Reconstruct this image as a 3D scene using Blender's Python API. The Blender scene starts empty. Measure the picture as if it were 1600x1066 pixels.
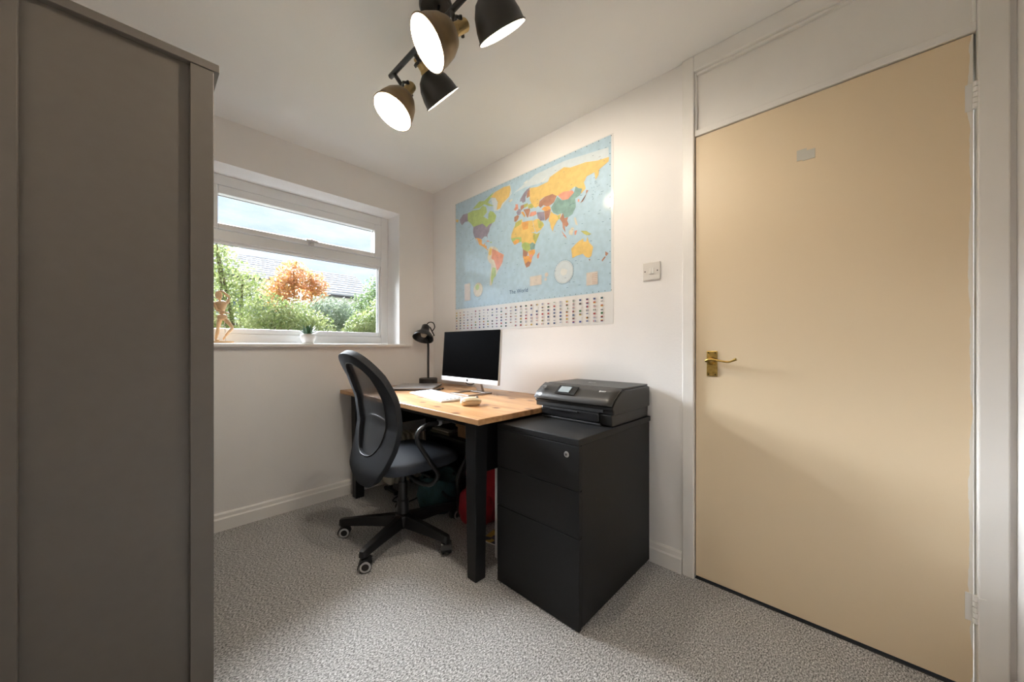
import bpy, bmesh, math, random
from mathutils import Vector, Matrix, Euler
R = math.radians
sc = bpy.context.scene
C = sc.collection
random.seed(7)

# ------------------------------------------------------------------ camera
CAM = Vector((-1.7427, -2.6161, 1.0477))
cd = bpy.data.cameras.new('camera'); cam = bpy.data.objects.new('camera', cd); C.objects.link(cam)
cam.location = CAM; cam.rotation_euler = (R(90), 0, R(-46.05))
cd.sensor_width = 36; cd.lens = 12.596; cd.shift_y = 8.9 / 1600; cd.clip_start = 0.02; cd.clip_end = 300
sc.camera = cam
# ------------------------------------------------------------------ sky
wd = bpy.data.worlds.new('sky'); sc.world = wd; wd.use_nodes = True
nt = wd.node_tree; nt.nodes.clear()
wo = nt.nodes.new('ShaderNodeOutputWorld'); bg = nt.nodes.new('ShaderNodeBackground')
tc = nt.nodes.new('ShaderNodeTexCoord'); mp = nt.nodes.new('ShaderNodeMapping'); mp.inputs['Scale'].default_value = (1, 1, 3.2)
nz = nt.nodes.new('ShaderNodeTexNoise'); nz.inputs['Scale'].default_value = 2.6; nz.inputs['Detail'].default_value = 7; nz.inputs['Roughness'].default_value = .62
cr = nt.nodes.new('ShaderNodeValToRGB')
cr.color_ramp.elements[0].position = .38; cr.color_ramp.elements[0].color = (.44, .59, .86, 1)
cr.color_ramp.elements[1].position = .66; cr.color_ramp.elements[1].color = (.74, .78, .82, 1)
nt.links.new(tc.outputs['Generated'], mp.inputs[0]); nt.links.new(mp.outputs[0], nz.inputs['Vector'])
nt.links.new(nz.outputs['Fac'], cr.inputs[0]); nt.links.new(cr.outputs[0], bg.inputs[0]); nt.links.new(bg.outputs[0], wo.inputs[0])
SKY = 1.5
bg.inputs['Strength'].default_value = SKY
# ------------------------------------------------------------------ hazy sun through the window
sd = bpy.data.lights.new('sun', 'SUN'); sun = bpy.data.objects.new('sun', sd); C.objects.link(sun)
sd.energy = 62.0; sd.angle = R(50); sd.color = (.88, .94, 1.0)
sun.rotation_euler = Vector((.06, -.82, -.57)).to_track_quat('-Z', 'Y').to_euler(); sun.location = (-3, 6, 6)
# light portal in the window opening (guides sampling of the sky only)
pd = bpy.data.lights.new('window_portal', 'AREA'); po = bpy.data.objects.new('window_portal', pd); C.objects.link(po)
pd.shape = 'RECTANGLE'; pd.size = 1.22; pd.size_y = 1.04; pd.cycles.is_portal = True
po.location = (-.923, .30, 1.58); po.rotation_euler = (R(-90), 0, 0)
# ------------------------------------------------------------------ exposure
BULB = 860.0
vs = sc.view_settings
sc.display_settings.display_device = 'sRGB'
vs.view_transform = 'Standard'; vs.look = 'None'; vs.exposure = 0.05; vs.gamma = 1; vs.use_curve_mapping = False
sc.cycles.diffuse_bounces = 8; sc.cycles.max_bounces = 14; sc.cycles.transparent_max_bounces = 24
sc.cycles.sample_clamp_indirect = 6; sc.cycles.use_denoising = True; sc.cycles.caustics_reflective = False; sc.cycles.caustics_refractive = False
sc.cycles.blur_glossy = .5

# ================================================================== materials
MATS = {}
def nodes(m):
    m.use_nodes = True
    return m.node_tree, m.node_tree.nodes['Principled BSDF']
def pbr(name, col, rough=.5, metal=0, spec=.5, noise=0, nscale=20, bump=0, bscale=60, emit=0, coat=0, stretch=None, alpha=None):
    if name in MATS: return MATS[name]
    m = bpy.data.materials.new(name); t, b = nodes(m)
    b.inputs['Base Color'].default_value = (*col, 1); b.inputs['Roughness'].default_value = rough
    b.inputs['Metallic'].default_value = metal; b.inputs['Specular IOR Level'].default_value = spec
    if coat: b.inputs['Coat Weight'].default_value = coat
    if emit:
        b.inputs['Emission Color'].default_value = (*col, 1); b.inputs['Emission Strength'].default_value = emit
    co = t.nodes.new('ShaderNodeTexCoord'); src = co.outputs['Object']
    if stretch:
        mpn = t.nodes.new('ShaderNodeMapping'); mpn.inputs['Scale'].default_value = stretch
        t.links.new(src, mpn.inputs[0]); src = mpn.outputs[0]
    if noise:
        n = t.nodes.new('ShaderNodeTexNoise'); n.inputs['Scale'].default_value = nscale; n.inputs['Detail'].default_value = 4
        t.links.new(src, n.inputs['Vector'])
        r = t.nodes.new('ShaderNodeValToRGB')
        r.color_ramp.elements[0].position = .3; r.color_ramp.elements[1].position = .7
        r.color_ramp.elements[0].color = (*[max(0, c * (1 - noise)) for c in col], 1)
        r.color_ramp.elements[1].color = (*[min(1, c * (1 + noise)) for c in col], 1)
        t.links.new(n.outputs['Fac'], r.inputs[0]); t.links.new(r.outputs[0], b.inputs['Base Color'])
    if bump:
        n2 = t.nodes.new('ShaderNodeTexNoise'); n2.inputs['Scale'].default_value = bscale; n2.inputs['Detail'].default_value = 3
        t.links.new(src, n2.inputs['Vector'])
        bp = t.nodes.new('ShaderNodeBump'); bp.inputs['Strength'].default_value = bump; bp.inputs['Distance'].default_value = .004
        t.links.new(n2.outputs['Fac'], bp.inputs['Height']); t.links.new(bp.outputs[0], b.inputs['Normal'])
    MATS[name] = m
    return m
wall_m = pbr('wall_paint', (.82, .80, .785), .75, spec=.2, noise=.02, nscale=3, bump=.12, bscale=90)
ceil_m = pbr('ceiling_paint', (.88, .885, .88), .85, spec=.15, noise=.015, nscale=2, bump=.08, bscale=120)
trim_m = pbr('white_gloss_paint', (.82, .80, .77), .35, spec=.45, noise=.02, nscale=6)
upvc_m = pbr('white_upvc', (.84, .85, .86), .3, spec=.5)
black_m = pbr('black_wood', (.0065, .0065, .007), .5, spec=.24, noise=.12, nscale=60, bump=.05, bscale=260)
blackmetal_m = pbr('black_metal', (.012, .012, .013), .35, spec=.5)
blackplastic_m = pbr('black_plastic', (.009, .009, .010), .38, spec=.4)
fabric_m = pbr('black_fabric', (.014, .0155, .019), .85, spec=.3, noise=.2, nscale=240, bump=.35, bscale=700)
seatfab_m = pbr('seat_fabric', (.025, .030, .040), .8, spec=.4, noise=.2, nscale=240, bump=.3, bscale=700)
ward_m = pbr('taupe_foil', (.100, .087, .075), .5, spec=.4, noise=.03, nscale=30, bump=.03, bscale=400)
brass_m = pbr('antique_brass', (.36, .24, .07), .33, metal=1, noise=.35, nscale=60)
brass2_m = pbr('lamp_brass', (.50, .36, .16), .4, metal=.85)
steel_m = pbr('brushed_steel', (.55, .55, .56), .3, metal=1)
silver_m = pbr('silver_plastic', (.62, .63, .65), .3, metal=.6)
white_m = pbr('white_plastic', (.62, .62, .61), .35)
grey_m = pbr('grey_plastic', (.25, .25, .26), .45)
shadeout_m = pbr('lamp_black', (.016, .014, .011), .42, spec=.5, noise=.25, nscale=18)
shadein_m = pbr('lamp_cream', (.85, .80, .68), .5)
screen_m = pbr('monitor_glass', (.0008, .0008, .001), .25, spec=.02)
def glass(name, tint=(1, 1, 1), refl=.06):
    m = bpy.data.materials.new(name); m.use_nodes = True; t = m.node_tree; t.nodes.clear()
    o = t.nodes.new('ShaderNodeOutputMaterial'); mx = t.nodes.new('ShaderNodeMixShader')
    tr = t.nodes.new('ShaderNodeBsdfTransparent'); tr.inputs[0].default_value = (*tint, 1)
    g = t.nodes.new('ShaderNodeBsdfGlossy'); g.inputs['Roughness'].default_value = .02
    f = t.nodes.new('ShaderNodeFresnel'); f.inputs['IOR'].default_value = 1.35
    t.links.new(f.outputs[0], mx.inputs[0]); t.links.new(tr.outputs[0], mx.inputs[1]); t.links.new(g.outputs[0], mx.inputs[2]); t.links.new(mx.outputs[0], o.inputs[0])
    return m
glass_m = glass('window_glass')
def mixtrans(name, col, fac, rough=.6):
    m = bpy.data.materials.new(name); t, b = nodes(m)
    b.inputs['Base Color'].default_value = (*col, 1); b.inputs['Roughness'].default_value = rough
    b.inputs['Alpha'].default_value = fac
    return m
mesh_m = mixtrans('chair_mesh', (.014, .014, .015), .84)
tape_m = mixtrans('clear_tape', (.75, .72, .64), .8, .25)
# carpet
def carpet():
    m = bpy.data.materials.new('grey_carpet'); t, b = nodes(m)
    co = t.nodes.new('ShaderNodeTexCoord')
    mpn = t.nodes.new('ShaderNodeMapping'); mpn.inputs['Scale'].default_value = (.75, 1.35, 1); mpn.inputs['Rotation'].default_value = (0, 0, .25)
    t.links.new(co.outputs['Object'], mpn.inputs[0])
    v = t.nodes.new('ShaderNodeTexNoise'); v.inputs['Scale'].default_value = 170; v.inputs['Detail'].default_value = 4; v.inputs['Roughness'].default_value = .75
    t.links.new(mpn.outputs[0], v.inputs['Vector'])
    r = t.nodes.new('ShaderNodeValToRGB'); e = r.color_ramp.elements
    e[0].position = .36; e[0].color = (.035, .033, .032, 1); e[1].position = .63; e[1].color = (.82, .81, .80, 1)
    x = e.new(.485); x.color = (.33, .32, .312, 1)
    t.links.new(v.outputs['Fac'], r.inputs[0])
    n = t.nodes.new('ShaderNodeTexNoise'); n.inputs['Scale'].default_value = 6; t.links.new(co.outputs['Object'], n.inputs['Vector'])
    mr = t.nodes.new('ShaderNodeMapRange'); mr.inputs[3].default_value = .9; mr.inputs[4].default_value = 1.1; t.links.new(n.outputs['Fac'], mr.inputs[0])
    mu = t.nodes.new('ShaderNodeMix'); mu.data_type = 'RGBA'; mu.blend_type = 'MULTIPLY'; mu.inputs[0].default_value = 1
    t.links.new(r.outputs[0], mu.inputs[6]); t.links.new(mr.outputs[0], mu.inputs[7])
    t.links.new(mu.outputs[2], b.inputs['Base Color'])
    b.inputs['Roughness'].default_value = .95; b.inputs['Specular IOR Level'].default_value = .1
    bp = t.nodes.new('ShaderNodeBump'); bp.inputs['Strength'].default_value = .7; bp.inputs['Distance'].default_value = .006
    t.links.new(v.outputs['Fac'], bp.inputs['Height']); t.links.new(bp.outputs[0], b.inputs['Normal'])
    return m
carpet_m = carpet()
# pine desk top
def pine():
    m = bpy.data.materials.new('oiled_pine'); t, b = nodes(m)
    co = t.nodes.new('ShaderNodeTexCoord')
    mpn = t.nodes.new('ShaderNodeMapping'); mpn.inputs['Scale'].default_value = (9, 1.1, 9); t.links.new(co.outputs['Object'], mpn.inputs[0])
    n = t.nodes.new('ShaderNodeTexNoise'); n.inputs['Scale'].default_value = 2.6; n.inputs['Detail'].default_value = 6; n.inputs['Distortion'].default_value = .8
    t.links.new(mpn.outputs[0], n.inputs['Vector'])
    r = t.nodes.new('ShaderNodeValToRGB'); e = r.color_ramp.elements
    e[0].position = .30; e[0].color = (.27, .135, .055, 1); e[1].position = .72; e[1].color = (.50, .295, .145, 1)
    x = e.new(.5); x.color = (.40, .215, .095, 1)
    t.links.new(n.outputs['Fac'], r.inputs[0])
    mk = t.nodes.new('ShaderNodeMapping'); mk.inputs['Scale'].default_value = (6, 4, 1); t.links.new(co.outputs['Object'], mk.inputs[0])
    v = t.nodes.new('ShaderNodeTexVoronoi'); v.voronoi_dimensions = '2D'; v.inputs['Scale'].default_value = 1.0; v.inputs['Randomness'].default_value = 1; t.links.new(mk.outputs[0], v.inputs['Vector'])
    kr = t.nodes.new('ShaderNodeValToRGB'); kr.color_ramp.elements[0].position = .05; kr.color_ramp.elements[0].color = (1, 1, 1, 1)
    kr.color_ramp.elements[1].position = .13; kr.color_ramp.elements[1].color = (0, 0, 0, 1); t.links.new(v.outputs['Distance'], kr.inputs[0])
    mx = t.nodes.new('ShaderNodeMix'); mx.data_type = 'RGBA'; t.links.new(kr.outputs[0], mx.inputs[0]); t.links.new(r.outputs[0], mx.inputs[6]); mx.inputs[7].default_value = (.10, .035, .014, 1)
    t.links.new(mx.outputs[2], b.inputs['Base Color']); b.inputs['Roughness'].default_value = .34; b.inputs['Specular IOR Level'].default_value = .45
    return m
pine_m = pine()
# cream door, white brush-overs along the hinge edge
def doorpaint():
    m = bpy.data.materials.new('cream_door_paint'); t, b = nodes(m)
    co = t.nodes.new('ShaderNodeTexCoord'); sx = t.nodes.new('ShaderNodeSeparateXYZ'); t.links.new(co.outputs['Object'], sx.inputs[0])
    mpn = t.nodes.new('ShaderNodeMapping'); mpn.inputs['Scale'].default_value = (1, 1, .6); t.links.new(co.outputs['Object'], mpn.inputs[0])
    n = t.nodes.new('ShaderNodeTexNoise'); n.inputs['Scale'].default_value = 7; n.inputs['Detail'].default_value = 5; t.links.new(mpn.outputs[0], n.inputs['Vector'])
    a = t.nodes.new('ShaderNodeMath'); a.operation = 'MULTIPLY_ADD'; a.inputs[1].default_value = .05; t.links.new(n.outputs['Fac'], a.inputs[0]); t.links.new(sx.outputs['Y'], a.inputs[2])
    l = t.nodes.new('ShaderNodeMath'); l.operation = 'LESS_THAN'; l.inputs[1].default_value = -2.836; t.links.new(a.outputs[0], l.inputs[0])
    mx = t.nodes.new('ShaderNodeMix'); mx.data_type = 'RGBA'; t.links.new(l.outputs[0], mx.inputs[0]); mx.inputs[6].default_value = (.74, .60, .415, 1); mx.inputs[7].default_value = (.78, .74, .68, 1)
    t.links.new(mx.outputs[2], b.inputs['Base Color']); b.inputs['Roughness'].default_value = .42; b.inputs['Specular IOR Level'].default_value = .35
    return m
door_m = doorpaint()
# poster print: glossy film that is slightly wavy
def poster_mat(name, col, noise=0):
    m = bpy.data.materials.new('print_' + name); t, b = nodes(m)
    b.inputs['Base Color'].default_value = (*col, 1)
    b.inputs['Roughness'].default_value = .5; b.inputs['Specular IOR Level'].default_value = .4
    b.inputs['Coat Weight'].default_value = 1; b.inputs['Coat Roughness'].default_value = .06; b.inputs['Coat IOR'].default_value = 1.8
    co = t.nodes.new('ShaderNodeTexCoord')
    if noise:
        nn = t.nodes.new('ShaderNodeTexNoise'); nn.inputs['Scale'].default_value = 28; nn.inputs['Detail'].default_value = 3; t.links.new(co.outputs['Object'], nn.inputs['Vector'])
        r = t.nodes.new('ShaderNodeValToRGB'); r.color_ramp.elements[0].position = .35; r.color_ramp.elements[1].position = .65
        r.color_ramp.elements[0].color = (*[c * (1 - noise) for c in col], 1); r.color_ramp.elements[1].color = (*[min(1, c * (1 + noise)) for c in col], 1)
        t.links.new(nn.outputs['Fac'], r.inputs[0]); t.links.new(r.outputs[0], b.inputs['Base Color'])
    mpn = t.nodes.new('ShaderNodeMapping'); mpn.inputs['Scale'].default_value = (1, 1, .18); t.links.new(co.outputs['Object'], mpn.inputs[0])
    n = t.nodes.new('ShaderNodeTexNoise'); n.inputs['Scale'].default_value = 7.5; n.inputs['Detail'].default_value = 1.5; t.links.new(mpn.outputs[0], n.inputs['Vector'])
    bp = t.nodes.new('ShaderNodeBump'); bp.inputs['Strength'].default_value = .22; bp.inputs['Distance'].default_value = .02
    t.links.new(n.outputs['Fac'], bp.inputs['Height']); t.links.new(bp.outputs[0], b.inputs['Coat Normal'])
    return m

# ================================================================== mesh helpers
def bm_box(bm, a, b):
    x0, y0, z0 = [min(p, q) for p, q in zip(a, b)]; x1, y1, z1 = [max(p, q) for p, q in zip(a, b)]
    v = [bm.verts.new(p) for p in ((x0,y0,z0),(x1,y0,z0),(x1,y1,z0),(x0,y1,z0),(x0,y0,z1),(x1,y0,z1),(x1,y1,z1),(x0,y1,z1))]
    for f in ((3,2,1,0),(4,5,6,7),(0,1,5,4),(1,2,6,5),(2,3,7,6),(3,0,4,7)): bm.faces.new([v[i] for i in f])
    return bm
def box(a, b):
    return bm_box(bmesh.new(), a, b)
def boxes(*ab):
    bm = bmesh.new()
    for a, b in ab: bm_box(bm, a, b)
    return bm
def prism(poly, axis, lo, hi, bm=None):
    """closed 2D outline extruded along an axis; outline in the two other axes in xyz order"""
    bm = bm or bmesh.new()
    def P(p, h):
        return {0: (h, p[0], p[1]), 1: (p[0], h, p[1]), 2: (p[0], p[1], h)}[axis]
    a = [bm.verts.new(P(p, lo)) for p in poly]; b = [bm.verts.new(P(p, hi)) for p in poly]
    n = len(poly)
    bm.faces.new(a[::-1]); bm.faces.new(b)
    for i in range(n): bm.faces.new((a[i], a[(i+1) % n], b[(i+1) % n], b[i]))
    bmesh.ops.recalc_face_normals(bm, faces=bm.faces)
    return bm
def frame_axes(d):
    d = Vector(d).normalized(); u = Vector((0, 0, 1)) if abs(d.z) < .9 else Vector((1, 0, 0))
    x = d.cross(u).normalized(); y = d.cross(x).normalized()
    return x, y, d
def tube(pts, rad, seg=12, bm=None, closed=False, caps=True):
    bm = bm or bmesh.new(); pts = [Vector(p) for p in pts]; n = len(pts)
    rr = rad if isinstance(rad, (list, tuple)) else [rad] * n
    rings = []; px = None
    for i, p in enumerate(pts):
        if closed: d = pts[(i+1) % n] - pts[i-1]
        else: d = pts[min(i+1, n-1)] - pts[max(i-1, 0)]
        d.normalize()
        if px is None: x, y, _ = frame_axes(d)
        else:
            x = (px - d * px.dot(d)).normalized(); y = d.cross(x).normalized()
        px = x
        rings.append([bm.verts.new(p + (x * math.cos(2*math.pi*k/seg) + y * math.sin(2*math.pi*k/seg)) * rr[i]) for k in range(seg)])
    m = n if closed else n - 1
    for i in range(m):
        a, b = rings[i], rings[(i+1) % n]
        for k in range(seg): bm.faces.new((a[k], a[(k+1) % seg], b[(k+1) % seg], b[k]))
    if caps and not closed: bm.faces.new(rings[0][::-1]); bm.faces.new(rings[-1])
    bmesh.ops.recalc_face_normals(bm, faces=bm.faces)
    return bm
def smooth_path(pts, n=8):
    pts = [Vector(p) for p in pts]; out = []
    for i in range(len(pts) - 1):
        p0 = pts[max(i-1, 0)]; p1 = pts[i]; p2 = pts[i+1]; p3 = pts[min(i+2, len(pts)-1)]
        for k in range(n):
            t = k / n
            out.append(.5 * ((2*p1) + (p2-p0)*t + (2*p0-5*p1+4*p2-p3)*t*t + (3*p1-p0-3*p2+p3)*t**3))
    out.append(pts[-1]); return out
def lathe(prof, org=(0,0,0), d=(0,0,1), seg=32, bm=None):
    """profile of (radius, height along d)"""
    bm = bm or bmesh.new(); x, y, d = frame_axes(d); org = Vector(org); rings = []
    for r, h in prof:
        if r < 1e-6: rings.append([bm.verts.new(org + d*h)])
        else: rings.append([bm.verts.new(org + d*h + (x*math.cos(2*math.pi*k/seg) + y*math.sin(2*math.pi*k/seg))*r) for k in range(seg)])
    for a, b in zip(rings, rings[1:]):
        for k in range(seg):
            k2 = (k+1) % seg
            if len(a) == 1 and len(b) > 1: bm.faces.new((a[0], b[k2], b[k]))
            elif len(b) == 1 and len(a) > 1: bm.faces.new((a[k], a[k2], b[0]))
            elif len(a) > 1: bm.faces.new((a[k], a[k2], b[k2], b[k]))
    bmesh.ops.recalc_face_normals(bm, faces=bm.faces)
    return bm
def superblob(c, r, n1=.6, n2=.6, seg=32, rings=20, amp=0, freq=9, seed=0):
    bm = bmesh.new(); s = lambda w, m: math.copysign(abs(w)**m, w); rows = []
    from mathutils import noise
    for i in range(rings + 1):
        ph = -math.pi/2 + math.pi*i/rings; row = []
        for k in range(seg):
            th = 2*math.pi*k/seg
            p = Vector((r[0]*s(math.cos(ph), n1)*s(math.cos(th), n2), r[1]*s(math.cos(ph), n1)*s(math.sin(th), n2), r[2]*s(math.sin(ph), n1)))
            if amp and 0 < i < rings:
                p += p.normalized() * amp * noise.noise(p*freq + Vector((seed, seed*2, 0)))
            row.append(bm.verts.new(Vector(c) + p))
        rows.append(row)
    for a, b in zip(rows, rows[1:]):
        for k in range(seg): bm.faces.new((a[k], a[(k+1) % seg], b[(k+1) % seg], b[k]))
    bmesh.ops.remove_doubles(bm, verts=bm.verts, dist=1e-5)
    bmesh.ops.recalc_face_normals(bm, faces=bm.faces)
    return bm
def obj(name, bm, mat, parent=None, bevel=0, smooth=False, M=None, seg=2, solid=0, subsurf=0):
    me = bpy.data.meshes.new(name)
    if M is not None: bm.transform(M)
    bm.to_mesh(me); bm.free()
    for m in (mat if isinstance(mat, (list, tuple)) else [mat]): me.materials.append(m)
    o = bpy.data.objects.new(name, me); C.objects.link(o)
    if smooth:
        for p in me.polygons: p.use_smooth = True
    if solid:
        s = o.modifiers.new('solid', 'SOLIDIFY'); s.thickness = solid; s.offset = 0
    if subsurf:
        s = o.modifiers.new('sub', 'SUBSURF'); s.levels = s.render_levels = subsurf
    if bevel:
        b = o.modifiers.new('bevel', 'BEVEL'); b.width = bevel; b.segments = seg; b.limit_method = 'ANGLE'; b.angle_limit = R(40)
    if parent is not None:
        o.parent = parent
        o.matrix_parent_inverse = parent_world(parent).inverted()
    return o
def parent_world(p):
    M = Matrix.LocRotScale(p.location, p.rotation_euler, p.scale)
    if p.parent is not None: M = parent_world(p.parent) @ p.matrix_parent_inverse @ M
    return M
def thing(name, label, cat, loc=(0,0,0), group=None):
    o = bpy.data.objects.new(name, None); C.objects.link(o); o.location = loc; o.empty_display_size = .05
    return tag(o, label, cat, group)
def tag(o, label, cat=None, group=None, kind=None):
    o['label'] = label
    if cat: o['category'] = cat
    if group: o['group'] = group
    if kind: o['kind'] = kind
    return o
def struct(name, bm, mat, label=None, parent=None, bevel=0, **k):
    o = obj(name, bm, mat, parent, bevel, **k)
    if parent is None:
        o['kind'] = 'structure'
        if label: o['label'] = label
    return o
def text_mesh(name, s, size, mat, parent, M, thick=.0003):
    cu = bpy.data.curves.new(name, 'FONT'); cu.body = s; cu.size = size; cu.align_x = 'LEFT'; cu.extrude = thick
    t = bpy.data.objects.new(name, cu); C.objects.link(t); bpy.context.view_layer.update()
    me = bpy.data.meshes.new_from_object(t.evaluated_get(bpy.context.evaluated_depsgraph_get()))
    C.objects.unlink(t); bpy.data.objects.remove(t)
    bm = bmesh.new(); bm.from_mesh(me); bpy.data.meshes.remove(me)
    return obj(name, bm, mat, parent, M=M)

# ================================================================== room shell
H = 2.357; XL = -2.02; YB = -2.945
WX0, WX1, WZ0, WZ1 = -1.532, -.316, 1.046, 2.102      # window opening
struct('floor', box((XL-.12, YB-.12, -.06), (.12, .30, 0)), carpet_m, 'grey flecked loop pile carpet')
struct('ceiling', box((XL-.12, YB-.12, H), (.12, .30, H+.08)), ceil_m, 'flat white painted ceiling')
struct('wall_window', boxes(((XL-.12, 0, 0), (WX0, .30, H)), ((WX1, 0, 0), (.12, .30, H)), ((WX0, 0, 0), (WX1, .30, WZ0)), ((WX0, 0, WZ1), (WX1, .30, H))), wall_m, 'white painted wall around the window recess')
struct('wall_right', boxes(((0, -2.034, 0), (.12, 0, H)), ((0, YB-.12, 0), (.12, -2.934, H))), wall_m, 'white painted wall carrying the map poster')
struct('wall_left', box((XL-.12, YB-.12, 0), (XL, 0, H)), wall_m, 'white painted wall behind the wardrobe')
struct('wall_back', box((XL, YB-.12, 0), (0, YB, H)), wall_m, 'white painted wall beside the door hinges')
SK = [(0, 0), (-.018, 0), (-.018, .066), (-.013, .074), (-.011, .092), (-.006, .100), (0, .100)]
struct('baseboard_window', prism([(-y_[0]*-1, y_[1]) for y_ in SK], 0, XL, 0), trim_m, 'white moulded skirting under the window')
struct('baseboard_right', prism(SK, 1, -2.034, -.018), trim_m, 'white moulded skirting beside the door frame')
struct('baseboard_left', prism([(XL - p[0], p[1]) for p in SK], 1, YB, -.018), trim_m, 'white moulded skirting behind the wardrobe')
struct('baseboard_back', prism([(YB - p[0], p[1]) for p in SK], 0, XL+.018, -.02), trim_m, 'white moulded skirting beside the door hinges')

# ---- window
w = thing('window_1', 'white plastic framed window with top opening light', None, (-.924, .19, WZ0+.02)); w['kind'] = 'structure'
Y0, Y1 = .19, .255
FX0, FX1 = WX0, WX1
obj('frame', boxes(((FX0, Y0, 1.068), (-1.473, Y1, WZ1)), ((-.375, Y0, 1.068), (FX1, Y1, WZ1)), ((-1.473, Y0, 2.037), (-.375, Y1, WZ1)),
                   ((-1.473, Y0, 1.068), (-.375, Y1, 1.128)), ((-1.473, Y0, 1.700), (-.375, Y1, 1.766))), upvc_m, w, .004)
obj('glazing_bead', boxes(((-1.473, Y0+.012, 1.128), (-1.455, Y1-.01, 1.700)), ((-.393, Y0+.012, 1.128), (-.375, Y1-.01, 1.700)),
                   ((-1.455, Y0+.012, 1.128), (-.393, Y1-.01, 1.162)), ((-1.455, Y0+.012, 1.684), (-.393, Y1-.01, 1.700))), upvc_m, w, .004)
sash = obj('opening_sash', boxes(((-1.470, Y0-.010, 1.769), (-1.415, Y1-.01, 2.034)), ((-.433, Y0-.010, 1.769), (-.378, Y1-.01, 2.034)),
                   ((-1.415, Y0-.010, 1.984), (-.433, Y1-.01, 2.034)), ((-1.415, Y0-.010, 1.769), (-.433, Y1-.01, 1.803))), upvc_m, w, .005)
gask_m = pbr('rubber_gasket', (.02, .02, .022), .6)
obj('gasket', boxes(((-1.416, .222, 1.982), (-.432, .228, 1.985)), ((-.436, .222, 1.803), (-.432, .228, 1.985))), gask_m, sash)
obj('gasket', boxes(((-1.456, .222, 1.682), (-.392, .228, 1.685)), ((-.396, .222, 1.162), (-.392, .228, 1.684))), gask_m, w)
obj('pane', box((-1.414, .224, 1.804), (-.434, .228, 1.983)), glass_m, w)
obj('pane', box((-1.454, .224, 1.163), (-.394, .228, 1.683)), glass_m, w)
hd = obj('window_handle', boxes(((-.918, .170, 1.766), (-.882, .181, 1.802)), ((-.940, .148, 1.786), (-.862, .164, 1.802)), ((-.908, .158, 1.772), (-.892, .176, 1.812))), steel_m, w, .003)
hd['label'] = 'chrome window latch'
bp_ = box((-1.60, -.034, WZ0), (-.226, -.001, WZ0+.022))
bm_box(bp_, (WX0+.001, -.002, WZ0), (WX1-.001, .189, WZ0+.022))
struct('trim_1', bp_, trim_m, 'white painted window sill board', bevel=.006)

# ---- door, frame and overpanel
fr = thing('trim_2', 'white painted door frame with flat panel above the door', None, (0, -2.48, 0)); fr['kind'] = 'structure'
for nm, y0, y1 in (('frame_post', -2.036, -2.086), ('frame_post', -2.874, -2.932)):
    obj(nm, boxes(((-.016, y0, 0), (.10, y1, H-.001))), trim_m, fr, .004)
obj('frame_head', box((-.016, -2.086, 2.285), (.10, -2.874, H-.001)), trim_m, fr, .004)
obj('frame_rail', box((-.004, -2.086, 1.997), (.10, -2.874, 2.024)), trim_m, fr, .003)
obj('overpanel', box((.014, -2.086, 2.024), (.05, -2.874, 2.285)), trim_m, fr)
obj('panel_bead', boxes(((-.002, -2.086, 2.024), (.014, -2.094, 2.285)), ((-.002, -2.094, 2.272), (.014, -2.874, 2.285)), ((-.002, -2.866, 2.024), (.014, -2.874, 2.272))), trim_m, fr, .003)
obj('door_stop', boxes(((.045, -2.086, 0), (.10, -2.098, 1.997)), ((.045, -2.862, 0), (.10, -2.874, 1.997)), ((.045, -2.098, 1.985), (.10, -2.862, 1.997))), trim_m, fr)
d1 = thing('door_1', 'plain cream painted flush door with brass lever handle', None, (0, -2.48, 0)); d1['kind'] = 'structure'
DX = .002
obj('door_leaf', box((DX, -2.0895, .014), (DX+.040, -2.868, 1.993)), door_m, d1, .0015)
obj('threshold', box((.0, -2.087, .0), (.10, -2.873, .004)), pbr('threshold_dark', (.02, .018, .016), .8), d1)
hn = obj('handle_plate', box((DX-.005, -2.135, .918), (DX, -2.178, 1.029)), brass_m, d1, .0025); hn['label'] = 'antique brass handle plate'
for yy in (-2.143, -2.170):
    for zz in (.926, 1.021): obj('screw', lathe([(0, .0012), (.003, .0012), (.0034, 0)], (DX-.005, yy, zz), (-1, 0, 0), 10), pbr('dark_brass', (.06, .04, .015), .5, metal=1), hn)
bm = lathe([(0, .02), (.010, .02), (.012, .012), (.017, .004), (.018, 0)], (DX-.005, -2.153, .985), (-1, 0, 0), 20)
obj('handle_rose', bm, brass_m, hn, smooth=True)
lev = smooth_path([(DX-.030, -2.139, .985), (DX-.036, -2.153, .991), (DX-.038, -2.175, .991), (DX-.040, -2.205, .986), (DX-.041, -2.228, .984), (DX-.042, -2.243, .989), (DX-.043, -2.257, .997)], 6)
n = len(lev)
bm = tube(lev, [.0058 if i < n*.3 else .0042 if i < n*.8 else .0042 + .003*(i/n-.8)*5 for i in range(n)], 12)
tube([(DX-.012, -2.153, .986), (DX-.036, -2.153, .989)], .0075, 12, bm)
obj('lever', bm, brass_m, hn, smooth=True)
for z0, z1 in ((1.761, 1.842), (.219, .302)):
    hg = obj('hinge', boxes(((DX-.002, -2.866, z0), (DX, -2.852, z1)), ((-.018, -2.876, z0), (-.0155, -2.890, z1))), trim_m, d1)
    for k in range(5):
        a = z0 + (z1-z0)*k/5 + .001; b = z0 + (z1-z0)*(k+1)/5 - .001
        obj('knuckle', tube([(-.008, -2.871, a), (-.008, -2.871, b)], .0065, 12), trim_m, hg)
tp = obj('tape_scrap', boxes(((DX-.0018, -2.449, 1.757), (DX, -2.478, 1.797)), ((DX-.0026, -2.466, 1.753), (DX, -2.503, 1.788))), tape_m); tag(tp, 'scrap of clear tape stuck high on the cream door', 'tape')

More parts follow.
